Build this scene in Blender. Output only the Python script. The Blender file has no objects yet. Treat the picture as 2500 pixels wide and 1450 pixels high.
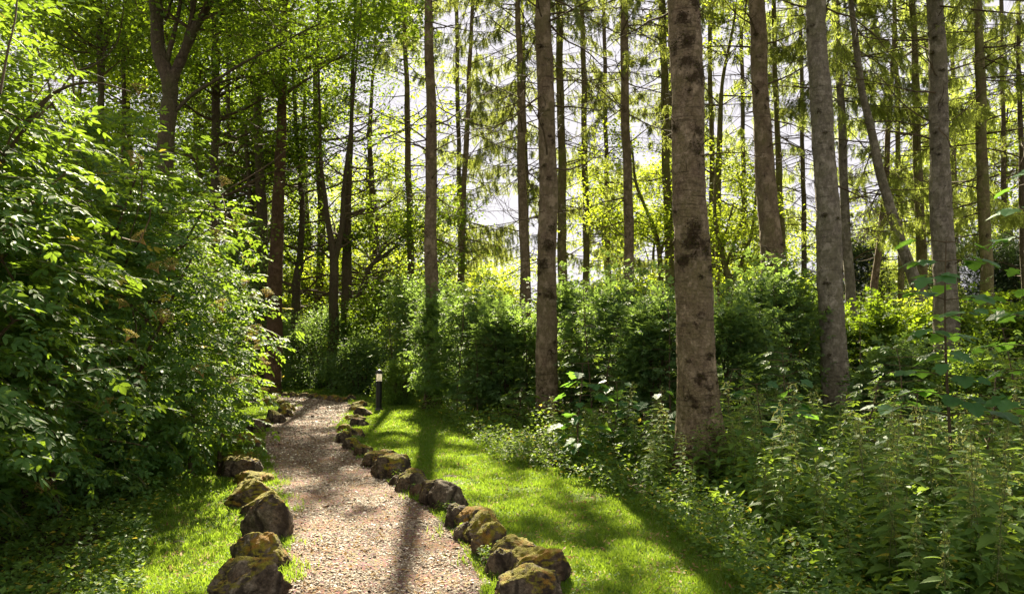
import bpy, math, numpy as np
from mathutils import Vector
PI = math.pi
SC = bpy.context.scene
COL = SC.collection

# ------------------------------------------------------------------ camera, sky, sun, exposure
FPX, CX, CY, HOR, EYE = 1944.0, 1250.0, 725.0, 820.0, 1.6
PIT = math.atan((HOR - CY) / FPX)
cam_d = bpy.data.cameras.new('camera'); cam = bpy.data.objects.new('camera', cam_d); COL.objects.link(cam)
cam.location = (0, 0, EYE); cam.rotation_euler = (PI/2 + PIT, 0, 0)
cam_d.sensor_width = 36; cam_d.lens = 36 * FPX / 2500; cam_d.clip_end = 2000; cam_d.clip_start = .05
SC.camera = cam
SUN_AZ, SUN_EL = math.radians(-5.4), math.radians(38)
SUNV = np.array([math.sin(SUN_AZ)*math.cos(SUN_EL), math.cos(SUN_AZ)*math.cos(SUN_EL), math.sin(SUN_EL)])
w = bpy.data.worlds.new('World'); SC.world = w; w.use_nodes = True
nt = w.node_tree; nt.nodes.clear()
sky = nt.nodes.new('ShaderNodeTexSky'); sky.sky_type = 'NISHITA'; sky.sun_disc = False
sky.sun_elevation = SUN_EL; sky.sun_rotation = SUN_AZ; sky.dust_density = 2.0; sky.air_density = 1.0
tc = nt.nodes.new('ShaderNodeTexCoord'); mp = nt.nodes.new('ShaderNodeMapping'); mp.inputs['Scale'].default_value = (1, 1, 1.3)
nz = nt.nodes.new('ShaderNodeTexNoise'); nz.inputs['Scale'].default_value = 2.2; nz.inputs['Detail'].default_value = 6
rp = nt.nodes.new('ShaderNodeValToRGB'); rp.color_ramp.elements[0].position = .30; rp.color_ramp.elements[1].position = .55; rp.color_ramp.elements[0].color = (.96, .96, .96, 1)
mx = nt.nodes.new('ShaderNodeMixRGB')
sxyz = nt.nodes.new('ShaderNodeSeparateXYZ'); nt.links.new(tc.outputs['Generated'], sxyz.inputs[0])
cr_ = nt.nodes.new('ShaderNodeValToRGB'); cr_.color_ramp.elements[0].position = .40; cr_.color_ramp.elements[0].color = (4.1, 3.95, 4.2, 1)   # grey-white cloud low down
cr_.color_ramp.elements[1].position = .75; cr_.color_ramp.elements[1].color = (4.6, 4.3, 3.7, 1)                                              # bright cloud overhead
nt.links.new(sxyz.outputs['Z'], cr_.inputs[0]); nt.links.new(cr_.outputs[0], mx.inputs['Color2'])
bg = nt.nodes.new('ShaderNodeBackground'); bg.inputs['Strength'].default_value = .04
out = nt.nodes.new('ShaderNodeOutputWorld')
L = nt.links.new
L(tc.outputs['Generated'], mp.inputs['Vector']); L(mp.outputs[0], nz.inputs['Vector']); L(nz.outputs['Fac'], rp.inputs[0])
L(sky.outputs[0], mx.inputs['Color1']); L(rp.outputs[0], mx.inputs['Fac']); L(mx.outputs[0], bg.inputs['Color']); L(bg.outputs[0], out.inputs['Surface'])
sl = bpy.data.lights.new('sun', 'SUN'); sl.energy = 5; sl.angle = math.radians(.55); sl.color = (1, .89, .66)
so = bpy.data.objects.new('sun', sl); COL.objects.link(so); so.location = (0, 0, 40)
so.rotation_euler = Vector(SUNV).to_track_quat('Z', 'Y').to_euler()
SC.view_settings.view_transform = 'Standard'; SC.view_settings.look = 'None'
SC.view_settings.exposure = 2.6; SC.view_settings.gamma = 1
SC.cycles.max_bounces = 8; SC.cycles.diffuse_bounces = 4; SC.cycles.transmission_bounces = 6; SC.cycles.transparent_max_bounces = 8
SC.cycles.sample_clamp_indirect = 6

# ------------------------------------------------------------------ pixel <-> world
CA, SA = math.cos(PIT), math.sin(PIT)
def ray(px, py):
    dx, dy = (px - CX) / FPX, (CY - py) / FPX
    return np.array([dx, CA - dy*SA, SA + dy*CA])
def at(px, py, D):
    r = ray(px, py); return np.array([0, 0, EYE]) + r * (D / r[1])
def gnd(px, py, z=0.):
    r = ray(px, py); return np.array([0, 0, EYE]) + r * ((z - EYE) / r[2])
def topix(P):
    P = np.asarray(P, float); q = P - np.array([0, 0, EYE])
    f = q[..., 1]*CA + q[..., 2]*SA; u = -q[..., 1]*SA + q[..., 2]*CA
    f = np.where(f > .1, f, np.nan)
    return CX + FPX*q[..., 0]/f, CY - FPX*u/f

# ------------------------------------------------------------------ noise (sum of sines)
_r = np.random.default_rng(11)
_K = _r.normal(size=(40, 3)); _K /= np.linalg.norm(_K, axis=1)[:, None]; _PH = _r.uniform(0, 2*PI, 40)
def sno(P, scale, seed=0):
    P = np.asarray(P, float); s = np.zeros(P.shape[:-1])
    for i in range(7):
        j = (seed*7 + i) % 40
        s += np.sin(P @ (_K[j] * 2*PI/scale * (1 + .22*i)) + _PH[j] + seed)
    return s / 7 * 1.6

# ------------------------------------------------------------------ sunlit areas: gaps in the canopy
LITPX = [  # ellipses on the ground, photo pixels
    (930, 1345, 270, 95), (880, 1425, 330, 60), (800, 1270, 120, 25), (1150, 1400, 90, 60),
    (985, 1045, 95, 14), (790, 1010, 45, 7), (1185, 1125, 90, 17), (1130, 1165, 90, 12),
    (1330, 1195, 250, 32), (1250, 1240, 80, 25), (1500, 1235, 130, 22), (1560, 1375, 120, 30), (1430, 1410, 70, 35),
    (1720, 1420, 110, 40), (500, 1195, 75, 26), (450, 1330, 150, 38), (380, 1400, 120, 30), (640, 1300, 60, 95), (610, 1180, 60, 18),
    (1090, 1190, 60, 40), (960, 1120, 50, 15), (870, 1000, 45, 22), (560, 1440, 90, 30), (1010, 1005, 60, 12), (800, 955, 90, 8),
    (1270, 1380, 90, 50)]
LITW = []
def lit_spot(px, py, D, r):
    p = at(px, py, D); g = p - SUNV * (p[2] / SUNV[2]); LITW.append((g[0], g[1], r))
for a in [(925, 925, 16.9, .45), (740, 650, 30, 1.6), (930, 650, 28, 2.), (860, 560, 28, 1.6), (980, 700, 25, 1.), (600, 500, 26, 1.), (800, 400, 27, 1.5), (900, 250, 28, 1.2), (650, 200, 26, 1.), (2100, 850, 15, 1.2), (2300, 800, 20, 2.), (560, 500, 9, .45), (600, 620, 9, .35), (590, 900, 9, .4), (560, 1000, 9, .4), (480, 760, 8, .35), (600, 1060, 9.5, .4), (520, 590, 8.5, .5),
          (2340, 1090, 5.6, .12), (2365, 1170, 5.3, .12), (2250, 1200, 5.3, .10), (60, 120, 5, .6), (250, 300, 6, .5), (400, 420, 7.5, .35), (430, 860, 6.5, .25), (300, 750, 5.5, .2),
          (130, 620, 5, .2), (1290, 1090, 12.5, .5), (1230, 1050, 13.5, .4), (1430, 920, 9.5, .2), (1000, 900, 17, .7), (1600, 980, 9, .2),
          (1250, 760, 15, .6), (1500, 720, 15, .5), (1880, 700, 13, .5), (2200, 840, 15, 1.0), (2400, 820, 14, .9), (2250, 760, 18, 1.2), (1100, 720, 18, .8),
          (1180, 900, 15, .3), (1650, 1130, 8, .2), (2150, 1000, 8, .3), (2050, 1120, 7, .2), (1750, 1150, 7, .2), (1900, 1100, 7.5, .3), (2000, 1250, 5.5, .2), (2200, 1350, 4.8, .2), (1850, 1330, 5.5, .15), (2450, 1200, 5, .2), (1950, 980, 9, .3), (2300, 950, 9, .4), (2450, 1000, 8, .3), (500, 640, 8, .3), (550, 720, 8.5, .3), (100, 300, 5, .4), (200, 120, 6, .4), (350, 560, 7, .3)]:
    lit_spot(*a)
_r2 = np.random.default_rng(91)
for _ in range(60): lit_spot(_r2.uniform(1080, 2020), _r2.uniform(700, 950), _r2.uniform(12, 16), _r2.uniform(.2, .5))
for _ in range(14): lit_spot(_r2.uniform(2050, 2480), _r2.uniform(790, 1000), _r2.uniform(8, 15), _r2.uniform(.2, .5))
for _ in range(14): lit_spot(_r2.uniform(430, 640), _r2.uniform(450, 1080), _r2.uniform(7, 10), _r2.uniform(.15, .35))
for _ in range(16): lit_spot(_r2.uniform(1500, 2480), _r2.uniform(1060, 1400), _r2.uniform(5, 7.5), _r2.uniform(.08, .2))
def keep_canopy(P):
    """False where a clump would shade one of the sunlit patches"""
    P = np.asarray(P, float); G = P - SUNV * (P[:, 2:3] / SUNV[2])
    px, py = topix(G)
    hit = np.zeros(len(P), bool); fine = sno(G, .75, 9)
    wob = 1 + .28 * sno(G, 1.1, 3)
    for (x, y, rx, ry) in LITPX:
        hit |= np.nan_to_num(((px-x)/(rx*wob+3))**2 + ((py-y)/(ry*wob+1))**2, nan=9) < 1
    hit &= (fine > -.22) | (py > 1270) & (px < 1200)
    for (x, y, r) in LITW:
        hit |= ((G[:, 0]-x)**2 + (G[:, 1]-y)**2) < (r*wob)**2
    hit |= (sno(G, 3.1, 5) > .95)
    return ~hit

# ------------------------------------------------------------------ mesh helpers
class MB:
    def __init__(s): s.v = []; s.f = []; s.n = 0; s.a = []; s.m = []
    def add(s, V, F, a=0.0, mi=0):
        V = np.asarray(V, np.float32).reshape(-1, 3); F = np.asarray(F, np.int32)
        s.v.append(V); s.f.append((F + s.n)); s.n += len(V)
        s.a.append(np.broadcast_to(np.asarray(a, np.float32), (len(V),)) if np.ndim(a) == 0 else np.asarray(a, np.float32))
        s.m.append(np.full(len(F), mi, np.int32))
        return s
    def data(s, name, mats, origin=(0, 0, 0), smooth=False):
        V = np.concatenate(s.v) - np.asarray(origin, np.float32)
        me = bpy.data.meshes.new(name)
        me.vertices.add(len(V)); me.vertices.foreach_set('co', V.astype(np.float32).ravel())
        tot = np.concatenate([np.full(len(f), f.shape[1], np.int32) for f in s.f])
        lv = np.concatenate([f.ravel() for f in s.f])
        st = np.concatenate([[0], np.cumsum(tot)[:-1]]).astype(np.int32)
        me.loops.add(len(lv)); me.loops.foreach_set('vertex_index', lv)
        me.polygons.add(len(tot)); me.polygons.foreach_set('loop_start', st)
        try: me.polygons.foreach_set('loop_total', tot)
        except Exception: pass
        if not isinstance(mats, (list, tuple)): mats = [mats]
        for m in mats: me.materials.append(m)
        me.polygons.foreach_set('material_index', np.concatenate(s.m))
        me.polygons.foreach_set('use_smooth', np.full(len(tot), smooth))
        at_ = me.attributes.new('rnd', 'FLOAT', 'POINT'); at_.data.foreach_set('value', np.concatenate(s.a))
        me.update(calc_edges=True)
        return me
def link(name, me, parent=None, loc=None):
    o = bpy.data.objects.new(name, me); COL.objects.link(o)
    if parent is not None: o.parent = parent
    if loc is not None: o.location = loc
    return o
def tag(o, label=None, cat=None, group=None, kind=None):
    if label: o['label'] = label
    if cat: o['category'] = cat
    if group: o['group'] = group
    if kind: o['kind'] = kind
    return o
def empty(name, loc, label, cat, group=None):
    o = bpy.data.objects.new(name, None); COL.objects.link(o); o.location = loc; o.empty_display_size = .2
    return tag(o, label, cat, group)

def tube(pts, rad, sides=6, cap=True):
    P = np.asarray(pts, float); R = np.asarray(rad, float)
    T = np.gradient(P, axis=0); T /= np.linalg.norm(T, axis=1)[:, None] + 1e-9
    ref = np.array([0, 0, 1.]) if abs(T[0, 2]) < .8 else np.array([1., 0, 0])
    A = np.cross(T, ref); A /= np.linalg.norm(A, axis=1)[:, None] + 1e-9
    B = np.cross(T, A)
    th = np.arange(sides) * 2*PI/sides
    V = P[:, None, :] + R[:, None, None] * (np.cos(th)[None, :, None]*A[:, None, :] + np.sin(th)[None, :, None]*B[:, None, :])
    n = len(P); i = np.arange(n-1)[:, None]*sides; j = np.arange(sides)[None, :]; jn = (j+1) % sides
    F = np.stack([i+j, i+jn, i+sides+jn, i+sides+j], -1).reshape(-1, 4)
    return V.reshape(-1, 3), F
def frames(d, n):
    d = d / (np.linalg.norm(d, axis=1)[:, None] + 1e-9)
    y = np.cross(n, d); y /= (np.linalg.norm(y, axis=1)[:, None] + 1e-9)
    z = np.cross(d, y)
    return np.stack([d, y, z], -1)          # columns
def scatter(mb, TV, TF, O, R, S, a, mi=0, ta=None):
    """instances of template (TV,TF) baked in one mesh"""
    S = np.asarray(S, float); S = np.broadcast_to(S[:, None] if S.ndim == 1 else S, (len(O), 3))
    V = np.einsum('nij,nkj->nki', R, TV[None] * S[:, None, :]) + O[:, None, :]
    k = len(TV); F = (TF[None] + (np.arange(len(O))*k)[:, None, None]).reshape(-1, TF.shape[1])
    av = np.repeat(np.asarray(a, float), k)
    mb.add(V.reshape(-1, 3), F, av, mi)

# leaf templates: axis +x, normal +z, length 1
def leaf_t(wd=.28, cup=.10, droop=.12):
    V = np.array([[0, 0, 0], [.28, wd*.85, cup*.8], [.68, wd*.8, cup*.4-droop*.3], [1, 0, -droop], [.68, -wd*.8, cup*.4-droop*.3], [.28, -wd*.85, cup*.8]])
    return V, np.array([[0, 3, 2, 1], [0, 5, 4, 3]])
LEAF = leaf_t()
LEAF_S = (np.array([[0, 0, 0], [.45, .3, .08], [1, 0, -.05], [.45, -.3, .08]]), np.array([[0, 2, 1], [0, 3, 2]]))
NEEDLE = (np.array([[0, 0, 0], [.4, .085, .03], [1, 0, -.05], [.4, -.085, .03]]), np.array([[0, 3, 2, 1]]))
def compound(nl=3):
    """elder leaf: opposite leaflets and one at the tip"""
    V0, F0 = leaf_t(.27, .07, .1); Vs, Fs = [], []
    def put(x, ang, s, dz=0):
        c, sn = math.cos(ang), math.sin(ang); V = V0 * s
        W = np.stack([V[:, 0]*c - V[:, 1]*sn + x, V[:, 0]*sn + V[:, 1]*c, V[:, 2] - .18*(x**2) - abs(ang)*.08*V[:, 0] + dz], -1)
        Fs.append(F0 + len(Vs)*6); Vs.append(W)
    put(.58, 0, .44)
    for k, x in enumerate(([.54, .26] if nl == 2 else [.56, .36, .14])):
        put(x, 1.0, .36 - .02*k); put(x, -1.0, .36 - .02*k)
    return np.concatenate(Vs), np.concatenate(Fs)
ELDER = compound(2)
def lobed():
    """five-lobed sycamore leaf"""
    pts = [(0, 0), (-.05, .16), (.02, .42), (.22, .36), (.42, .58), (.52, .30), (.70, .30), (1.0, 0)]
    up = [(x, y, .16*y - .10*x*x - .25*y*y) for x, y in pts]; dn = [(x, -y, z) for x, y, z in up[1:-1]][::-1]
    mid = [(.4, 0, -.03)]
    V = np.array(up + dn + mid); n = len(up) + len(dn); c = n
    F = np.array([[c, i, (i+1) % n] for i in range(n)])
    return V, F
LOBED = lobed()
def toothed():
    xs = [0, .06, .16, .24, .36, .44, .56, .64, .76, .84, 1]; ys = [0, .17, .25, .22, .27, .2, .22, .14, .14, .07, 0]
    up = [(x, y, .3*y - .22*x*x) for x, y in zip(xs, ys)]; dn = [(x, -y, z) for x, y, z in up[1:-1]]
    V = np.array(up + dn); F = []
    n = len(up)
    mids = [(x, 0, -.22*x*x) for x in (.25, .5, .75)]
    V = np.concatenate([V, mids]); m0 = 2*n - 2
    def sp(i): return m0 + (0 if xs[i] < .36 else 1 if xs[i] < .64 else 2)
    for i in range(n-1):
        F.append([sp(i), i+1, i]);
    L = [0] + list(range(n, 2*n-2)) + [n-1]
    for i in range(n-1): F.append([sp(i), L[i], L[i+1]])
    for s, i in ((1, 0),): pass
    # fill between the midrib points
    F += [[m0, m0+1, 4], [m0+1, m0+2, 7], [m0, L[4], m0+1], [m0+1, L[7], m0+2]]
    return V, np.array(F)
NETL = toothed()

def rand_frames(rng, n, out=None, droop=.25, tilt=.55):
    d = rng.normal(size=(n, 3)) * [1, 1, .35]; d[:, 2] -= droop
    if out is not None: d += out
    nn = rng.normal(size=(n, 3)) * tilt; nn[:, 2] += 1
    return frames(d, nn)

# ------------------------------------------------------------------ materials
class N:
    def __init__(s, name):
        s.m = bpy.data.materials.new(name); s.m.use_nodes = True; s.t = s.m.node_tree; s.t.nodes.clear()
        s.out = s.t.nodes.new('ShaderNodeOutputMaterial')
    def n(s, t, **k):
        x = s.t.nodes.new('ShaderNode'+t)
        for a, b in k.items():
            if hasattr(x, a) and a not in x.inputs: setattr(x, a, b)
            else: x.inputs[a].default_value = b
        return x
    def l(s, a, b): s.t.links.new(a, b)
    def ramp(s, src, stops):
        r = s.n('ValToRGB'); e = r.color_ramp.elements
        while len(e) < len(stops): e.new(.5)
        for i, (p, c) in enumerate(stops):
            e[i].position = p; e[i].color = (*c, 1) if len(c) == 3 else c
        s.l(src, r.inputs[0]); return r.outputs[0]
    def noise(s, scale, detail=4, vec=None, rough=.6):
        x = s.n('TexNoise'); x.inputs['Scale'].default_value = scale; x.inputs['Detail'].default_value = detail; x.inputs['Roughness'].default_value = rough
        if vec is not None: s.l(vec, x.inputs['Vector'])
        return x.outputs['Fac']
    def coord(s, scale=(1, 1, 1)):
        c = s.n('TexCoord'); m = s.n('Mapping'); m.inputs['Scale'].default_value = scale
        s.l(c.outputs['Object'], m.inputs['Vector']); return m.outputs[0]
    def mix(s, a, b, f, mode='MIX'):
        x = s.n('MixRGB'); x.blend_type = mode
        for v, k in ((f, 'Fac'), (a, 'Color1'), (b, 'Color2')):
            if isinstance(v, (int, float)): x.inputs[k].default_value = v
            elif isinstance(v, tuple): x.inputs[k].default_value = (*v, 1)
            else: s.l(v, x.inputs[k])
        return x.outputs[0]
    def math(s, op, a, b=0.):
        x = s.n('Math'); x.operation = op
        for i, v in enumerate((a, b)):
            if isinstance(v, (int, float)): x.inputs[i].default_value = v
            else: s.l(v, x.inputs[i])
        return x.outputs[0]
    def finish(s, color, rough=.8, spec=.3, bump=None, bs=.5, bd=.02):
        p = s.n('BsdfPrincipled')
        if isinstance(color, tuple): p.inputs['Base Color'].default_value = (*color, 1)
        else: s.l(color, p.inputs['Base Color'])
        if isinstance(rough, (int, float)): p.inputs['Roughness'].default_value = rough
        else: s.l(rough, p.inputs['Roughness'])
        p.inputs['Specular IOR Level'].default_value = spec
        if bump is not None:
            b = s.n('Bump'); b.inputs['Strength'].default_value = bs; b.inputs['Distance'].default_value = bd
            s.l(bump, b.inputs['Height']); s.l(b.outputs[0], p.inputs['Normal'])
        s.p = p; s.l(p.outputs[0], s.out.inputs['Surface']); return s.m
def leaf_mat(name, dark, light, trans, tfac=.5, rough=.55, spec=.22, odd=None):
    m = N(name); a = m.n('Attribute'); a.attribute_name = 'rnd'
    stops = [(0, dark), (.92, light)]
    if odd: stops += [(.955, light), (.965, odd)]
    c = m.ramp(a.outputs['Fac'], stops)
    p = m.n('BsdfPrincipled'); m.l(c, p.inputs['Base Color']); p.inputs['Roughness'].default_value = rough; p.inputs['Specular IOR Level'].default_value = spec
    t = m.n('BsdfTranslucent')
    d2 = tuple(x*.72 for x in trans); stops2 = [(0, d2), (.92, trans)]
    if odd: stops2 += [(.955, trans), (.965, tuple(min(1, x*1.6) for x in odd))]
    c2 = m.ramp(a.outputs['Fac'], stops2); m.l(c2, t.inputs['Color'])
    mx = m.n('MixShader'); mx.inputs[0].default_value = tfac
    m.l(p.outputs[0], mx.inputs[1]); m.l(t.outputs[0], mx.inputs[2]); m.l(mx.outputs[0], m.out.inputs['Surface'])
    return m.m
M = {}
M['elder'] = leaf_mat('elder_leaf', (.030, .085, .022), (.065, .150, .035), (.29, .44, .030), .42, .6, .25, odd=(.35, .30, .03))
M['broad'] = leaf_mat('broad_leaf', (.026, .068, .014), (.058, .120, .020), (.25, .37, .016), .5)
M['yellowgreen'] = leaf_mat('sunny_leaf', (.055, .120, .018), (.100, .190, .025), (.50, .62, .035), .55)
M['shrub'] = leaf_mat('shrub_leaf', (.036, .088, .030), (.095, .165, .060), (.29, .44, .07), .45)
M['weed'] = leaf_mat('weed_leaf', (.028, .085, .018), (.100, .180, .038), (.32, .46, .040), .42, odd=(.40, .33, .04))
M['nettle'] = leaf_mat('nettle_leaf', (.032, .092, .018), (.120, .195, .038), (.32, .46, .06), .42, .6, .2, odd=(.45, .40, .05))
M['catkin'] = leaf_mat('nettle_catkin', (.16, .20, .06), (.26, .28, .09), (.45, .45, .12), .4)
M['maple'] = leaf_mat('sycamore_leaf', (.030, .100, .035), (.055, .145, .045), (.22, .44, .045), .45, .5, .25)
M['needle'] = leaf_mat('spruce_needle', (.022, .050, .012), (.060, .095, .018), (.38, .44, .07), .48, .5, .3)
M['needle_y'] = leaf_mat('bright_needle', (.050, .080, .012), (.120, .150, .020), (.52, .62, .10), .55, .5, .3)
M['darkconifer'] = leaf_mat('dark_conifer', (.010, .024, .010), (.022, .045, .014), (.05, .09, .015), .2)
M['grass'] = leaf_mat('grass_blade', (.045, .115, .012), (.105, .195, .022), (.30, .44, .03), .45, .5, .3, odd=(.30, .26, .10))
M['litter'] = leaf_mat('dry_leaf', (.16, .09, .035), (.32, .22, .10), (.35, .22, .08), .25, .7)
M['moss'] = leaf_mat('trunk_moss', (.022, .018, .007), (.075, .070, .018), (.05, .05, .01), .2, .9, .1)
M['umbel'] = leaf_mat('elder_umbel', (.22, .22, .05), (.42, .25, .09), (.46, .40, .10), .35, .6)

def bark(name, c1, c2, dark, moss, ps=(1, 1, .5), mossy=.55, horiz=True):
    m = N(name); v = m.coord((1, 1, .55)); f = m.noise(22, 6, v, .7); big = m.noise(3.2, 5, m.coord((1, 1, .7)), .65)
    base = m.ramp(f, [(.25, tuple(x*.55 for x in c1)), (.5, c1), (.75, c2)])
    vo = m.n('TexVoronoi'); vo.feature = 'DISTANCE_TO_EDGE'; vo.inputs['Scale'].default_value = 20; vv = m.coord((1, 1, 1.6 if horiz else .35)); m.l(vv, vo.inputs['Vector'])
    crack = m.ramp(vo.outputs['Distance'], [(0, (0, 0, 0)), (.07, (1, 1, 1))])
    base = m.mix(base, tuple(x*.5 for x in dark), m.math('MULTIPLY', m.math('SUBTRACT', 1., crack), .14))
    tint = m.ramp(big, [(.38, (0, 0, 0)), (.62, (1, 1, 1))])
    base = m.mix(base, moss, m.math('MULTIPLY', tint, mossy))
    a = m.n('Attribute'); a.attribute_name = 'rnd'
    pn = m.noise(14, 5, m.coord((1, 1, 1.3)), .75)
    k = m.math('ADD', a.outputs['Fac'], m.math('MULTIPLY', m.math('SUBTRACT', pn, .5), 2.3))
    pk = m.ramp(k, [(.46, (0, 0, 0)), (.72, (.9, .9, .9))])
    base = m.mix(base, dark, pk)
    pl = m.ramp(m.noise(5.5, 7, m.coord((1, 1, .8)), .72), [(.50, (0, 0, 0)), (.60, (1, 1, 1))])
    base = m.mix(base, tuple(min(.5, x*1.45) for x in c2), m.math('MULTIPLY', pl, .55 if name != 'dark_bark' else .15))
    rg_ = m.ramp(m.noise(7, 5, m.coord((.35, .35, 5)), .7), [(.30, (1, 1, 1)), (.42, (0, 0, 0))]); base = m.mix(base, dark, m.math('MULTIPLY', rg_, .55 if horiz else 0.))
    li = m.noise(60, 3, m.coord(), .6); lk = m.ramp(li, [(.66, (0, 0, 0)), (.72, (1, 1, 1))])
    base = m.mix(base, (.42, .40, .34), m.math('MULTIPLY', lk, .5))
    h = m.math('ADD', m.math('MULTIPLY', f, .6), m.math('MULTIPLY', crack, .25)); h = m.math('SUBTRACT', h, m.math('MULTIPLY', rg_, .5)); h = m.math('ADD', h, m.math('MULTIPLY', pl, .35)); h = m.math('ADD', h, m.math('MULTIPLY', pk, .6))
    return m.finish(base, .9, .15, h, 1.0, .022)
M['bark'] = bark('spruce_bark', (.150, .108, .068), (.270, .210, .140), (.035, .022, .010), (.13, .12, .04), mossy=.5)
M['bark_grey'] = bark('pale_spruce_bark', (.150, .128, .095), (.270, .240, .185), (.05, .038, .022), (.16, .16, .07), mossy=.35)
M['bark_green'] = bark('green_spruce_bark', (.13, .10, .05), (.20, .17, .085), (.04, .03, .012), (.13, .15, .03), mossy=.8)
M['bark_dark'] = bark('dark_bark', (.075, .055, .035), (.13, .10, .065), (.015, .012, .006), (.07, .08, .02), mossy=.5, horiz=False)
M['bark_warm'] = bark('warm_brown_bark', (.075, .045, .024), (.12, .075, .042), (.02, .012, .006), (.09, .07, .02), mossy=.4)
m = N('twig'); M['twig'] = m.finish(m.ramp(m.noise(9, 3, m.coord()), [(.3, (.045, .032, .018)), (.7, (.12, .09, .05))]), .85, .15)
m = N('green_stem'); M['stem'] = m.finish(m.ramp(m.noise(6, 3, m.coord()), [(.3, (.06, .09, .025)), (.7, (.13, .13, .05))]), .6, .3)

def rock_mat():
    m = N('mossy_rock'); v = m.coord(); g = m.n('NewGeometry'); sx = m.n('SeparateXYZ'); m.l(g.outputs['Normal'], sx.inputs[0])
    oi = m.n('ObjectInfo'); add = m.n('VectorMath'); add.operation = 'ADD'; m.l(v, add.inputs[0]); m.l(oi.outputs['Location'], add.inputs[1]); v = add.outputs[0]
    f = m.noise(9, 8, v, .7); f2 = m.noise(45, 5, v, .65); f3 = m.noise(3.5, 5, v, .6)
    c = m.ramp(f, [(.30, (.018, .013, .008)), (.44, (.070, .052, .034)), (.58, (.15, .118, .080)), (.70, (.36, .31, .24))])
    c = m.mix(c, (.10, .05, .02), m.ramp(f3, [(.5, (0, 0, 0)), (.68, (.7, .7, .7))]))
    c = m.mix(c, m.ramp(f2, [(.35, (.22, .22, .22)), (.62, (1, 1, 1))]), .75, 'MULTIPLY')
    wv = m.n('TexWave'); wv.inputs['Scale'].default_value = 1.8; wv.inputs['Distortion'].default_value = 9; wv.inputs['Detail'].default_value = 5; m.l(v, wv.inputs['Vector']); c = m.mix(c, (.02, .014, .009), m.ramp(wv.outputs['Fac'], [(.02, (.85, .85, .85)), (.16, (0, 0, 0))]))
    mo = m.math('ADD', sx.outputs['Z'], m.math('MULTIPLY', m.math('SUBTRACT', m.noise(5.5, 6, v, .7), .5), 2.6))
    a = m.n('Attribute'); a.attribute_name = 'rnd'
    mo = m.math('ADD', mo, a.outputs['Fac'])
    mk = m.ramp(mo, [(.60, (0, 0, 0)), (.9, (1, 1, 1))])
    mc = m.ramp(m.noise(26, 5, v, .7), [(.3, (.10, .075, .008)), (.5, (.17, .15, .012)), (.72, (.30, .29, .03))])
    mc = m.mix(mc, (.25, .12, .02), m.ramp(m.noise(7, 3, v), [(.5, (0, 0, 0)), (.62, (.8, .8, .8))]))
    c = m.mix(c, mc, mk)
    h = m.math('ADD', m.math('MULTIPLY', f, .5), m.math('MULTIPLY', f2, .3)); h = m.math('ADD', h, m.math('MULTIPLY', m.math('MULTIPLY', mk, m.noise(120, 2, v)), .5))
    return m.finish(c, .85, .25, h, 1.0, .045)
M['rock'] = rock_mat()
def pebble_mat():
    m = N('gravel_pebble'); a = m.n('Attribute'); a.attribute_name = 'rnd'
    c = m.ramp(a.outputs['Fac'], [(0, (.06, .040, .026)), (.3, (.145, .105, .075)), (.6, (.255, .205, .155)), (.85, (.42, .36, .29)), (1, (.72, .67, .59))])
    return m.finish(c, .7, .3)
M['pebble'] = pebble_mat()
m = N('gravel_bed'); v = m.coord(); f = m.noise(70, 5, v, .7); b = m.noise(2.2, 4, v)
vo = m.n('TexVoronoi'); vo.inputs['Scale'].default_value = 55; m.l(v, vo.inputs['Vector'])
c = m.mix(m.ramp(f, [(.3, (.085, .045, .028)), (.5, (.17, .10, .07)), (.7, (.30, .22, .17))]), vo.outputs['Color'], .10)
c = m.mix(c, (.14, .065, .035), m.ramp(b, [(.45, (0, 0, 0)), (.7, (.7, .7, .7))]))
M['gravel'] = m.finish(c, .95, .15, m.math('ADD', f, vo.outputs['Distance']), 1, .02)
m = N('forest_soil'); v = m.coord(); f = m.noise(14, 6, v, .7)
M['soil'] = m.finish(m.ramp(f, [(.3, (.022, .020, .008)), (.55, (.055, .050, .018)), (.75, (.085, .095, .025))]), .95, .1, f, .6, .03)
m = N('lawn_soil'); v = m.coord(); f = m.noise(30, 6, v, .7)
M['lawn'] = m.finish(m.ramp(f, [(.3, (.045, .070, .012)), (.55, (.080, .125, .018)), (.75, (.12, .15, .03))]), .95, .1, f, .6, .02)
m = N('black_metal'); M['black'] = m.finish(m.ramp(m.noise(12, 3, m.coord()), [(.3, (.006, .006, .008)), (.7, (.014, .014, .016))]), .38, .45)
m = N('lamp_glass'); v = m.coord((8, 8, 1)); m.finish(m.ramp(m.noise(9, 3, v), [(.35, (.62, .56, .42)), (.65, (.85, .82, .74))]), .25, .5)
tl = m.n('BsdfTranslucent'); tl.inputs['Color'].default_value = (.95, .93, .88, 1); ms = m.n('MixShader'); ms.inputs[0].default_value = .6; m.l(m.p.outputs[0], ms.inputs[1]); m.l(tl.outputs[0], ms.inputs[2]); m.l(ms.outputs[0], m.out.inputs['Surface']); M['lens'] = m.m

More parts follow.
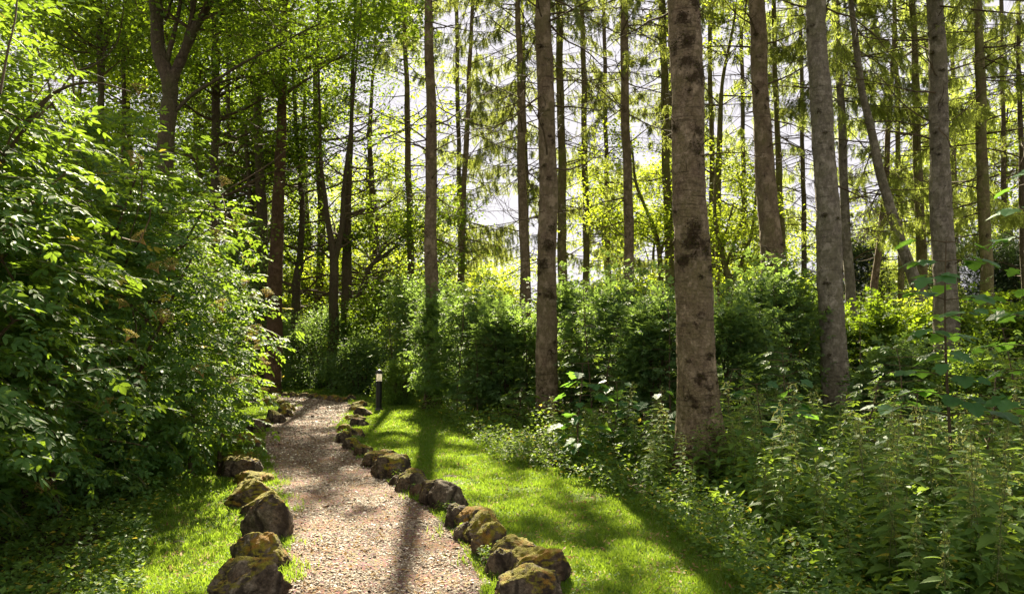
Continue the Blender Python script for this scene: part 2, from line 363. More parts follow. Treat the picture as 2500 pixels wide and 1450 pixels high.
# ------------------------------------------------------------------ ground, path, lawn
def sheet(name, poly_pts, z, mat, label=None, res=.12, jitter=0.):
    pass
def strip(name, left, right, z, mat, sub=1):
    mb = MB(); A = np.array(left); B = np.array(right); n = len(A); k = 9
    t = np.linspace(0, 1, k)[None, :, None]
    V = A[:, None, :2]*(1-t) + B[:, None, :2]*t
    V = np.concatenate([V, np.full(V.shape[:2]+(1,), z)], -1)
    i = np.arange(n-1)[:, None]*k; j = np.arange(k-1)[None, :]
    F = np.stack([i+j, i+j+1, i+k+j+1, i+k+j], -1).reshape(-1, 4)
    mb.add(V.reshape(-1, 3), F)
    return link(name, mb.data(name, mat))
def resample(pts, step):
    P = np.array(pts, float); s = np.concatenate([[0], np.cumsum(np.linalg.norm(np.diff(P, axis=0), axis=1))])
    n = max(3, int(s[-1]/step)); q = np.linspace(0, s[-1], n)
    return np.stack([np.interp(q, s, P[:, i]) for i in range(P.shape[1])], -1)
def smooth_line(pts, n=200):
    P = np.array(pts, float); k = len(P); out = []
    for q in np.linspace(0, k-1, n):
        i = min(int(q), k-2); t = q - i
        p0, p1, p2, p3 = P[max(i-1, 0)], P[i], P[i+1], P[min(i+2, k-1)]
        out.append(.5*((2*p1) + (-p0+p2)*t + (2*p0-5*p1+4*p2-p3)*t*t + (-p0+3*p1-3*p2+p3)*t**3))
    return np.array(out)

mb = MB(); n = 61; g = np.concatenate([np.linspace(-400, -20, 12)[:-1], np.linspace(-20, 20, 41), np.linspace(20, 400, 12)[1:]])
gy = np.concatenate([np.linspace(-60, 0, 6)[:-1], np.linspace(0, 60, 61), np.linspace(60, 700, 14)[1:]])
X, Y = np.meshgrid(g, gy); V = np.stack([X, Y, 0*X], -1).reshape(-1, 3)
nx = len(g); i = np.arange(len(gy)-1)[:, None]*nx; j = np.arange(nx-1)[None, :]
mb.add(V, np.stack([i+j, i+j+1, i+nx+j+1, i+nx+j], -1).reshape(-1, 4))
tag(link('ground', mb.data('ground', M['soil'])), kind='structure')

LE = [gnd(675, 1700), gnd(678, 1560), gnd(682, 1450), gnd(692, 1380), gnd(700, 1300), gnd(695, 1240), gnd(675, 1180), gnd(650, 1120), gnd(640, 1080), gnd(655, 1045), gnd(685, 1018), gnd(712, 1000), gnd(705, 988), gnd(670, 982), gnd(600, 981), gnd(480, 981)]
RE = [gnd(1330, 1700), gnd(1250, 1560), gnd(1200, 1450), gnd(1170, 1380), gnd(1115, 1300), gnd(1050, 1240), gnd(965, 1180), gnd(895, 1120), gnd(850, 1080), gnd(830, 1045), gnd(848, 1018), gnd(868, 1000), gnd(850, 983), gnd(800, 975), gnd(700, 970), gnd(480, 969)]
LE = smooth_line(LE, 220); RE = smooth_line(RE, 220)
tag(strip('path', LE + [-.06, 0, 0], RE + [.10, 0, 0], .010, M['gravel']), kind='structure')
LAWN_R = smooth_line([gnd(2150, 1700), gnd(1990, 1540), gnd(1900, 1450), gnd(1790, 1370), gnd(1690, 1290), gnd(1560, 1220), gnd(1420, 1165), gnd(1260, 1125), gnd(1190, 1075), gnd(1100, 1030), gnd(1060, 1005), gnd(1000, 985), gnd(940, 968), gnd(900, 955), gnd(800, 948), gnd(500, 950)], 220)
LAWN_L = smooth_line([gnd(180, 1700), gnd(210, 1560), gnd(250, 1450), gnd(270, 1380), gnd(300, 1300), gnd(350, 1240), gnd(400, 1180), gnd(430, 1120), gnd(450, 1080), gnd(470, 1045), gnd(500, 1018), gnd(540, 1000), gnd(540, 995), gnd(500, 990), gnd(490, 987), gnd(470, 985)], 220)
tag(strip('lawn', RE, LAWN_R, .005, M['lawn']), kind='structure')
tag(strip('lawn', LAWN_L, LE, .005, M['lawn']), kind='structure')

rng = np.random.default_rng(5)
def in_strip(A, B, n, rng, power=1.0, vmin=0., vmax=1.):
    """random ground points between two lines, uniform per area"""
    C = .5*(A+B); wd = np.linalg.norm(B-A, axis=1); sl_ = np.gradient(C, axis=0); ln = np.linalg.norm(sl_, axis=1)
    dist = np.linalg.norm(C[:, :2], axis=1); p = wd*ln / np.maximum(dist, 3.)**power; p /= p.sum()
    i = np.clip(rng.choice(len(A), n, p=p) + rng.uniform(-.5, .5, n), 0, len(A)-1.001); k = i.astype(int); f = (i-k)[:, None]
    a = A[k]*(1-f) + A[k+1]*f; b = B[k]*(1-f) + B[k+1]*f; v = rng.uniform(vmin, vmax, (n, 1))
    P = a*(1-v) + b*v; P[:, 2] = 0; return P, v[:, 0]
# pebbles
OCT = (np.array([[1, 0, 0], [0, 1, 0], [-1, 0, 0], [0, -1, 0], [.1, .1, .75], [-.05, .1, -.6], [.6, .6, .25], [-.6, -.55, .3]]), None)
def pebble_template():
    V = np.array([[1, 0, 0], [.62, .7, .1], [-.1, .95, 0], [-.85, .5, -.05], [-.95, -.35, .05], [-.1, -.9, 0], [.75, -.6, 0], [.3, .2, .7], [-.4, -.1, .62]])
    F = [[0, 1, 7], [1, 2, 7], [2, 8, 7], [2, 3, 8], [3, 4, 8], [4, 5, 8], [5, 7, 8], [5, 6, 7], [6, 0, 7]]
    return V, np.array(F)
PT = pebble_template()
n = 76000; P, _ = in_strip(LE+[-.10, 0, 0], RE+[.10, 0, 0], n, rng, 1.5, -.02, 1.03)
d = P[:, 1]; keep = rng.uniform(size=n) < np.clip(.50 + .75*sno(P, .9, 2), .16, 1); P = P[keep]; n = len(P)
s = rng.lognormal(math.log(.0085), .38, n) * (1 + np.clip(P[:, 1]-8, 0, 14)*.10); P[:, 2] = .010 + s*.12
mb = MB(); scatter(mb, *PT, P, rand_frames(rng, n, droop=0, tilt=.25), np.stack([s, s*.8, s*.6], -1), np.clip(rng.normal(.5, .24, n), 0, 1))
tag(link('gravel', mb.data('gravel', M['pebble'])), 'pinkish grey gravel covering the footpath', 'gravel', kind='stuff')
# dry needles and bits on path, lawn
n = 17000; P, v = in_strip(LAWN_L, LAWN_R, n, rng, 1.6); P = P[rng.uniform(size=n) < np.clip(.4+.6*sno(P, .8, 21), .1, 1)]; n = len(P); P[:, 2] = .022
mb = MB(); scatter(mb, *LEAF_S, P, rand_frames(rng, n, droop=0, tilt=.3), np.stack([rng.uniform(.02, .06, n), rng.uniform(.015, .04, n), rng.uniform(.02, .04, n)], -1), rng.uniform(0, 1, n))
tag(link('leaf_litter', mb.data('leaf_litter', M['litter'])), 'small dry brown leaf litter scattered over path and lawn', 'leaf litter', kind='stuff')

# grass blades
def blades(P, h, rng, w=.0035):
    n = len(P); th = rng.uniform(0, 2*PI, n); sx = np.cos(th)*w; sy = np.sin(th)*w
    lean = rng.normal(size=(n, 2))*h[:, None]*.42
    a = P + np.stack([sx, sy, 0*sx], -1); b = P - np.stack([sx, sy, 0*sx], -1)
    m_ = P + np.stack([lean[:, 0]*.35, lean[:, 1]*.35, h*.6], -1)
    t = P + np.stack([lean[:, 0], lean[:, 1], h], -1)
    m1 = m_ + np.stack([sx, sy, 0*sx], -1)*.8; m2 = m_ - np.stack([sx, sy, 0*sx], -1)*.8
    V = np.stack([a, b, m2, m1, t], 1).reshape(-1, 3); k = np.arange(n)[:, None]*5
    return V, k + np.array([[0, 1, 2, 3]]), k + np.array([[3, 2, 4]])
mb = MB()
for A, B, cnt, ext in ((RE, LAWN_R, 150000, (-.03, 1.04)), (LAWN_L, LE, 80000, (-.1, 1.03))):
    P, v = in_strip(A, B, cnt, rng, 1.7, *ext); P[:, 2] = .003
    edge = np.minimum(np.abs(v-ext[0]), np.abs(ext[1]-v)) * 3
    bare = sno(P, 1.4, 7) + .5*sno(P, .35, 9)
    ok = rng.uniform(size=cnt) < np.clip(.97 - 1.3*np.clip(bare-.35, 0, 1), .08, 1); P = P[ok]; bare = bare[ok]
    h = rng.uniform(.018, .048, len(P)) * (1 + .5*np.clip(sno(P, .6, 4), -.6, 1)) ; wd = .003 + .0006*np.clip(P[:, 1]-6, 0, 14)
    V, F4, F3 = blades(P, h, rng, wd); a = np.repeat(np.clip(.5 + .3*sno(P, .5, 6) + rng.normal(0, .2, len(P)), 0, 1), 5)
    mb.add(V, F4, a); mb.f.append(F3 + mb.n - len(V)); mb.m.append(np.zeros(len(F3), np.int32))
# tufts along the path edges and round the stones
for A, sgn in ((RE, 1), (LE, -1)):
    i = rng.integers(0, 200, 9000); P = A[i] + rng.normal(0, 1, (9000, 3))*[.10, .06, 0]; P[:, 2] = .01
    ok = sno(P, .7, 12) > .35; P = P[ok]; V, F4, F3 = blades(P, rng.uniform(.02, .07, len(P)), rng, .003)
    mb.add(V, F4, np.repeat(rng.uniform(.2, .9, len(P)), 5)); mb.f.append(F3 + mb.n - len(V)); mb.m.append(np.zeros(len(F3), np.int32))
tag(link('grass', mb.data('grass', M['grass'])), 'short bright green grass of the lawn beside the path', 'grass', kind='stuff')

# low clover-like cover on the lawn and the rough edge
mb = MB()
def cover(A, B, n, vmin, vmax, size, hz, thr, seed, pw=1.5):
    P, v = in_strip(A, B, n, rng, pw, vmin, vmax); ok = sno(P, 1.0, seed) > thr; P = P[ok]; k = len(P)
    P[:, 2] = rng.uniform(.015, hz, k)*(1+.6*np.clip(sno(P, .7, seed+1), -.7, 1)); s = rng.uniform(.5, 1.3, k)*size*(1+.03*np.clip(P[:, 1]-6, 0, 20))
    scatter(mb, *LEAF_S, P, rand_frames(rng, k, droop=.05, tilt=.4), s, rng.uniform(0, 1, k))
EDGE_R = LAWN_R + np.array([.55, .2, 0]); EDGE_R2 = LAWN_R + np.array([1.6, 1.0, 0]); EDGE_L = LAWN_L - np.array([1.2, 0, 0])
cover(RE, LAWN_R, 16000, .0, 1.0, .022, .05, .1, 14)
cover(RE, LAWN_R, 9000, .0, .08, .035, .09, .3, 16)
cover(LAWN_L, LE, 9000, .0, 1.0, .022, .05, .1, 15)
cover(LAWN_R - [.25, 0, 0], EDGE_R, 26000, 0, 1, .045, .22, -.6, 17, 1.2)
cover(EDGE_R, EDGE_R2, 22000, 0, 1, .06, .38, -1, 18, 1.0)
cover(EDGE_L, LAWN_L+[.25, 0, 0], 26000, 0, 1, .045, .20, -.9, 19, 1.3)
tag(link('ground_cover', mb.data('ground_cover', M['weed'])), 'low leafy ground cover along the shady edges of the lawn', 'ground cover', kind='stuff')
# forest floor cover further in
mb = MB(); n = 60000; P = np.stack([rng.uniform(-14, 22, n), rng.uniform(9, 40, n)**1., np.zeros(n)], -1)
px, py = topix(P)
inl = (P[:, 1] < 24) & (P[:, 0] < np.interp(P[:, 1], LAWN_R[:150, 1], LAWN_R[:150, 0])) & (P[:, 0] > np.interp(P[:, 1], LAWN_L[:150, 1], LAWN_L[:150, 0]))
P = P[~inl]; n = len(P); P[:, 2] = rng.uniform(.03, .45, n)*(1+.5*sno(P, 2, 3))*np.clip((P[:, 1]-8)/8, .3, 1)
scatter(mb, *LEAF_S, P, rand_frames(rng, n, droop=.05, tilt=.5), rng.uniform(.07, .15, n), rng.uniform(0, 1, n))
tag(link('undergrowth', mb.data('undergrowth', M['weed'])), 'knee high leafy undergrowth covering the forest floor', 'undergrowth', kind='stuff')

# ------------------------------------------------------------------ stones
import bmesh
bm = bmesh.new(); bmesh.ops.create_icosphere(bm, subdivisions=5, radius=1)
IV = np.array([v.co[:] for v in bm.verts]); IF = np.array([[v.index for v in f.verts] for f in bm.faces]); bm.free()
def stone(px, by, wpx, hpx, label, group, moss=0., seed=None, sad=0., deep=.8, name='stone'):
    seed = int(px*3 + by) if seed is None else seed; rg = np.random.default_rng(seed)
    g = gnd(px, by); D = g[1]; W = wpx/FPX*D*(1.12 if D < 8 else 1.25); H = hpx/FPX*D*1.0; Dp = W*deep
    V = IV.copy()
    for _ in range(15):                                     # planar facets
        nrm = rg.normal(size=3); nrm[2] = abs(nrm[2])*.8; nrm /= np.linalg.norm(nrm); c = rg.uniform(.55, .86)
        t = V @ nrm; k = t > c; V[k] -= ((t[k]-c)*.88)[:, None]*nrm
    off = rg.uniform(-50, 50, 3)
    V *= (1 + .13*sno(V+off, 1.5, 1) + .055*sno(V+off, .55, 2) + .034*sno(V+off, .22, 3) + .016*sno(V+off, .10, 4))[:, None]
    cr = np.abs(sno(V+off, 1.1, 6)); V *= (1 - .07*np.exp(-(cr/.05)**2))[:, None]
    if sad: V[:, 2] += sad*(V[:, 0]**2 - .4) * (V[:, 2] > 0)
    V /= np.array([np.ptp(V[:, 0])/2, np.ptp(V[:, 1])/2, 1]); V[:, 2] = (V[:, 2]-V[:, 2].max()) / np.ptp(V[:, 2]) * 1.35 + 1
    V = V * [W/2, Dp/2, H*1.0]
    a = rg.uniform(-.25, .25) ; c, s_ = math.cos(a), math.sin(a); V[:, :2] = V[:, :2] @ np.array([[c, s_], [-s_, c]])
    mb = MB(); mb.add(V, IF, moss)
    o = link(name, mb.data(name, M['rock'], smooth=True), loc=(g[0], g[1] + Dp*.32, 0))
    tag(o, label, 'stone', group); return o
GR, GL, GA = 'stones edging the right side of the path', 'stones edging the left side of the path', 'stones edging the far bend of the path'
RS = [
 (1287, 1478, 160, 82, 'grey brown boulder cut off by the bottom edge, nearest in the right row', .0, 0, .8),
 (1310, 1428, 150, 84, 'saddle shaped mossy boulder just behind the nearest right stone', .35, .25, .7),
 (1225, 1412, 80, 70, 'tall rounded brown stone on the path side of the saddle shaped boulder', -.1, 0, .9),
 (1243, 1385, 125, 70, 'broad pale topped stone behind the saddle shaped boulder', .1, 0, .8),
 (1203, 1362, 95, 80, 'blocky stone with mossy path face, behind the broad pale topped stone', .3, 0, .9),
 (1180, 1330, 100, 76, 'long rough stone with yellow moss, middle of the near right run', .25, 0, 1.1),
 (1128, 1322, 42, 45, 'small upright stone leaning into path side of the near right run', -.2, 0, .9),
 (1165, 1300, 100, 56, 'flat mossy stone capping the back of the near right run', .35, 0, 1.0),
 (1116, 1290, 66, 56, 'rounded brown stone at the far end of the near right run', -.1, 0, .9),
 (1091, 1248, 92, 70, 'large smooth brown boulder with dark hollow, standing alone in sun', -.5, 0, .8),
 (1058, 1234, 66, 62, 'tall round stone tucked behind the large smooth brown boulder', -.1, 0, .8),
 (1017, 1216, 36, 34, 'little reddish stone on the gravel left of the round stones', -.6, 0, .8),
 (1003, 1203, 68, 54, 'dark brown domed stone just beyond the little reddish stone', .0, 0, .9),
 (962, 1187, 30, 26, 'small pale stone half hidden in leaves beside the domed stone', -.3, 0, .8),
 (952, 1170, 92, 58, 'big flat topped stone with orange moss rim, right row', .15, 0, .8),
 (915, 1142, 62, 38, 'low dark stone behind the flat topped orange rimmed stone', .1, 0, .9),
 (940, 1122, 46, 22, 'thin dark slab lying on the grass side of the right row', .0, 0, 1.0),
 (882, 1114, 40, 28, 'low brown stone where the right row starts to curve back', .1, 0, .9),
 (856, 1098, 40, 28, 'wedge shaped stone on the path side at the narrow waist', .0, 0, .9),
 (838, 1082, 38, 30, 'dark rounded stone at the narrowest waist of the path', .1, 0, .9),
 (868, 1070, 40, 24, 'dark block behind the rounded stone at the path waist', .1, 0, .9),
 (838, 1056, 40, 20, 'thin mossy slab on the path side just past the waist', .35, 0, 1.0),
 (872, 1042, 40, 22, 'smooth dark slanting stone below the bend, right side', -.2, 0, .9),
 (862, 1030, 40, 18, 'flat mossy stone stacked in the short upper right run', .3, 0, 1.0),
 (884, 1018, 34, 24, 'dark side stone of the upper right run, nearest the bollard lamp', .1, 0, .9),
 (868, 1006, 36, 18, 'mossy stone in the middle of the upper right run', .3, 0, .9),
 (878, 994, 36, 16, 'last stone of the upper right run before the bend', .2, 0, .9)]
for (x, y, w_, h_, lb, ms, sd, dp) in RS: stone(x, y, w_, h_, lb, GR, ms, None, sd, dp)
LS = [
 (590, 1480, 178, 108, 'large angular stone cut off by the bottom edge, nearest in the left row', .0, 0, .8),
 (625, 1400, 135, 92, 'flat topped block with yellow moss, second in the left row', .3, 0, .8),
 (643, 1322, 116, 112, 'tall banded boulder with pale streaks, biggest of the left row', -.1, 0, .8),
 (640, 1262, 92, 60, 'mossy stone peeping over the top of the tall banded boulder', .5, 0, .8),
 (608, 1240, 112, 66, 'wide moss capped boulder with dark front, behind the tall banded one', .45, 0, .7),
 (606, 1185, 84, 32, 'low green moss covered stone beyond the wide moss capped boulder', .7, 0, .8),
 (568, 1168, 92, 54, 'grey slanting boulder under the tips of the elder bush', -.1, 0, .8),
 (572, 1128, 70, 30, 'half hidden mossy stone beneath the elder twigs, left row', .4, 0, .8),
 (592, 1098, 66, 40, 'dark stone lost among the lowest elder twigs, left row', .3, 0, .8), (638, 1046, 38, 24, 'flat mossy stone between the pale upright stone and the upper left run', .4, 0, .9),
 (618, 1060, 44, 38, 'pale upright stone half buried in elder leaves beside the path', -.2, 0, .8),
 (668, 1034, 40, 34, 'dark rounded stone at the near end of the upper left run', .0, 0, .8),
 (690, 1020, 34, 34, 'mossy sided stone in the middle of the upper left run', .25, 0, .8),
 (697, 1005, 32, 22, 'small moss topped stone ending the upper left run at the bend', .45, 0, .9),
 (657, 992, 60, 28, 'wide moss covered boulder on the inside of the bend', .7, 0, .8),
 (624, 985, 30, 24, 'round dark mossy stone left of the wide boulder at the bend', .4, 0, .8),
 (597, 984, 28, 22, 'leftmost round mossy stone at the bend, against the elder leaves', .5, 0, .8)]
for (x, y, w_, h_, lb, ms, sd, dp) in LS: stone(x, y, w_, h_, lb, GL, ms, None, sd, dp)
AS = [(672, 967, 26, 10, 'small pale stone starting the far arc beside the brown trunk'), (697, 969, 24, 12, 'low mossy stone second from the left in the far arc'), (718, 971, 26, 15, 'humped mossy stone third from the left in the far arc'),
      (742, 971, 28, 12, 'long low dark stone left of the middle of the far arc'), (764, 973, 26, 14, 'knobbly dark stone in the middle of the far arc'), (787, 976, 28, 12, 'flat stone right of the middle of the far arc'),
      (812, 980, 28, 16, 'mossy lump third from the right in the far arc'), (834, 983, 28, 14, 'smooth elongated stone second from the right in the far arc'), (857, 978, 20, 15, 'dark round end stone of the far arc')]
for (x, y, w_, h_, lb) in AS: stone(x, y, w_, h_, lb, GA, .2, None, 0, .7)
for (px_, py_, w_, h_, lb) in [(432, 1332, 30, 10, 'flat pale stone lying in the sunny left lawn'), (1105, 1166, 44, 5, 'low brown patch of bare stone in the right lawn')]:
    stone(px_, py_, w_, h_, lb, None, -.6)

# ------------------------------------------------------------------ bollard lamp
def lathe(mb, prof, sides=28, z0=0., mi=0):
    th = np.arange(sides)*2*PI/sides; V = np.array([[r*math.cos(t), r*math.sin(t), z] for r, z in prof for t in th])
    n = len(prof); i = np.arange(n-1)[:, None]*sides; j = np.arange(sides)[None, :]; jn = (j+1) % sides
    mb.add(V, np.stack([i+j, i+jn, i+sides+jn, i+sides+j], -1).reshape(-1, 4), 0, mi)
g = gnd(925, 1003); k = 100/FPX*g[1]           # height of the lamp
bl = empty('bollard_lamp', (g[0], g[1], 0), 'black bollard lamp with clear lens standing on the lawn near the bend', 'lamp')
r = .075*k
mb = MB(); lathe(mb, [(0, .002), (r*1.55, .002), (r*1.55, .02), (r*1.25, .035), (r*1.1, .06), (r*.98, .07)]); link('base', mb.data('base', M['black'], smooth=True), bl)
mb = MB(); lathe(mb, [(r*.95, .05), (r*.95, k*.70), (r*1.02, k*.702), (r*1.02, k*.722), (0, k*.722)]); link('post', mb.data('post', M['black']), bl)
mb = MB(); lathe(mb, [(r*.70, k*.722), (r*.86, k*.73), (r*.86, k*.905), (r*.8, k*.91)]); lens = link('lens', mb.data('lens', M['lens'], smooth=True), bl)
mb = MB(); lathe(mb, [(r*.25, k*.722), (r*.25, k*.9)]); link('bulb', mb.data('bulb', M['lens'], smooth=True), lens)
mb = MB(); lathe(mb, [(r*.8, k*.905), (r*1.08, k*.905), (r*1.1, k*.925), (r*.95, k*.96), (r*.6, k*.99), (0, k*1.0)]); link('cap', mb.data('cap', M['black'], smooth=True), bl)

# ------------------------------------------------------------------ growing things
def wobble(p, d, L_, n, rng, curl=.25, up=0.):
    P = [np.array(p, float)]; d = np.array(d, float); d /= np.linalg.norm(d)
    for i in range(n):
        d = d + rng.normal(size=3)*curl/n**.5; d[2] += up/n; d /= np.linalg.norm(d); P.append(P[-1] + d*L_/n)
    return np.array(P)
def trunk_from(pixels, D, base_z=-.1, extra_top=None, dD=0.):
    """pixels: [(x,y,width)] from top to bottom; world centre line and radii, ground to top"""
    pts, rad = [], []
    for (x, y, w_) in pixels:
        p = at(x, y, D); pts.append(p); rad.append(w_/FPX*D/2)
    pts = np.array(pts)[::-1]; rad = np.array(rad)[::-1]
    # extend down to the ground and up to the top
    sl_ = (pts[1]-pts[0])/max(pts[1, 2]-pts[0, 2], .01); 
    if pts[0, 2] > .05:
        b = pts[0] - np.clip(sl_, -.15, .15)*0 - np.array([sl_[0], 0, 1])*(pts[0, 2]-base_z); pts = np.vstack([b, pts]); rad = np.concatenate([[rad[0]*1.08], rad])
    if extra_top and pts[-1, 2] < extra_top:
        s2 = (pts[-1]-pts[-2])/max(pts[-1, 2]-pts[-2, 2], .01); dz = extra_top-pts[-1, 2]
        pts = np.vstack([pts, pts[-1]+np.array([s2[0]*.6, 0, 1])*dz]); rad = np.concatenate([rad, [max(.02, rad[-1]*.25)]])
    return pts, rad
def build_trunk(pts, rad, sides, step, seed, rough=.05, flare=.5, patches=(), knots=None):
    Z = np.concatenate([np.arange(pts[0, 2], min(pts[-1, 2], 12), step), np.arange(min(pts[-1, 2], 12), pts[-1, 2]+.4, max(step, .5))])
    C = np.stack([np.interp(Z, pts[:, 2], pts[:, 0]), np.interp(Z, pts[:, 2], pts[:, 1]), Z], -1)
    # smooth centre line
    ker = max(1, int(.5/step)); 
    if ker > 1 and len(Z) > 4*ker:
        k = np.hanning(2*ker+1); k /= k.sum()
        for c in (0, 1): C[:, c] = np.convolve(np.pad(C[:, c], ker, mode='edge'), k, mode='valid')
    C[:, 0] += .016*np.sin(Z*1.3+seed)+.008*np.sin(Z*3.1+seed)
    R = np.interp(Z, pts[:, 2], rad); R = R * (1 + flare*np.exp(-np.clip(Z, 0, 9)/.28)); R *= 1 + .03*np.sin(Z*2.6+seed*2)
    th = np.arange(sides)*2*PI/sides
    dirs = np.stack([np.cos(th), np.sin(th), 0*th], -1)
    V = C[:, None, :] + R[:, None, None]*dirs[None]
    Q = V + seed*3.1
    rr = 1 + rough*(.5*sno(Q, .5, 1) + .4*sno(Q, .14, 2) + .25*sno(Q, .05, 3)) + flare*.5*np.exp(-np.clip(Z, 0, 9)/.25)[:, None]*np.sin(th*5+seed)[None]*.6
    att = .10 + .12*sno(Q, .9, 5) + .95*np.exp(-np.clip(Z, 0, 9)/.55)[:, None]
    for (z, t, sz, st) in patches:
        dth = np.abs((th[None]-t+PI) % (2*PI)-PI)*R[:, None]; e = np.exp(-((Z[:, None]-z)/sz)**2 - (dth/(sz*1.2))**2); att = np.maximum(att, st*e)
    if knots is not None:
        for (z, t, s_) in knots:
            k0 = np.abs(Z-z) < .25
            if not k0.any(): continue
            dth = np.abs((th[None]-t+PI) % (2*PI)-PI)*R[k0][:, None]; q = ((Z[k0][:, None]-z)/s_)**2 + (dth/(s_*1.4))**2
            e = np.exp(-q); rr[k0] += e*.09; att[k0] = np.maximum(att[k0], .95*np.exp(-q*.7))
    V = C[:, None, :] + (R[:, None]*rr)[..., None]*dirs[None]
    n = len(Z); i = np.arange(n-1)[:, None]*sides; j = np.arange(sides)[None, :]; jn = (j+1) % sides
    return V.reshape(-1, 3), np.stack([i+j, i+jn, i+sides+jn, i+sides+j], -1).reshape(-1, 4), att.ravel(), C, R, Z

# spruce branch templates: hanging twigs with needles
def spruce_branch(seed, L_=2.6, bare=.2, ntw=36):
    rg = np.random.default_rng(seed); t = np.linspace(0, 1, 9)
    ax = np.stack([t*L_, .12*np.sin(t*3+seed), -.35*L_*.35*t + .22*L_*.5*t**3], -1)
    wood = MB(); V, F = tube(ax, .016*(1-t*.85)+.002, 4); wood.add(V, F)
    O, Dr, S = [], [], []
    for i in range(ntw):
        u = bare + (1-bare)*rg.uniform()**.9; p = np.array([np.interp(u, t, ax[:, c]) for c in range(3)]); sd = rg.choice([-1, 1])
        l = (.18 + .5*(1-u)**.6*rg.uniform(.5, 1))*L_/2.6; dr = np.array([.35, sd*rg.uniform(.15, .8), -rg.uniform(.4, 1.5)]); dr /= np.linalg.norm(dr)
        q = wobble(p, dr, l, 4, rg, .2, -.6); V, F = tube(q, [.005, .004, .003, .002, .001], 3); wood.add(V, F)
        m_ = int(l/.028)
        for s_ in np.linspace(.06, 1, m_):
            pp = np.array([np.interp(s_*4, range(5), q[:, c]) for c in range(3)]); dd = q[min(4, int(s_*4)+1)]-q[int(min(3, s_*4))]; dd /= np.linalg.norm(dd)+1e-9
            for _ in range(3):
                O.append(pp); Dr.append(dd*.9 + rg.normal(size=3)*.55); S.append(rg.uniform(.045, .085))
    for u in np.linspace(bare+.1, 1, 26):
        pp = np.array([np.interp(u, t, ax[:, c]) for c in range(3)]); O.append(pp); Dr.append(np.array([1, 0, 0]) + rg.normal(size=3)*.5); S.append(.07)
    return wood, np.array(O), np.array(Dr), np.array(S)
SB = [spruce_branch(s) for s in range(5)]
def rotz(V, a):
    c, s = math.cos(a), math.sin(a); return np.stack([V[:, 0]*c - V[:, 1]*s, V[:, 0]*s + V[:, 1]*c, V[:, 2]], -1)
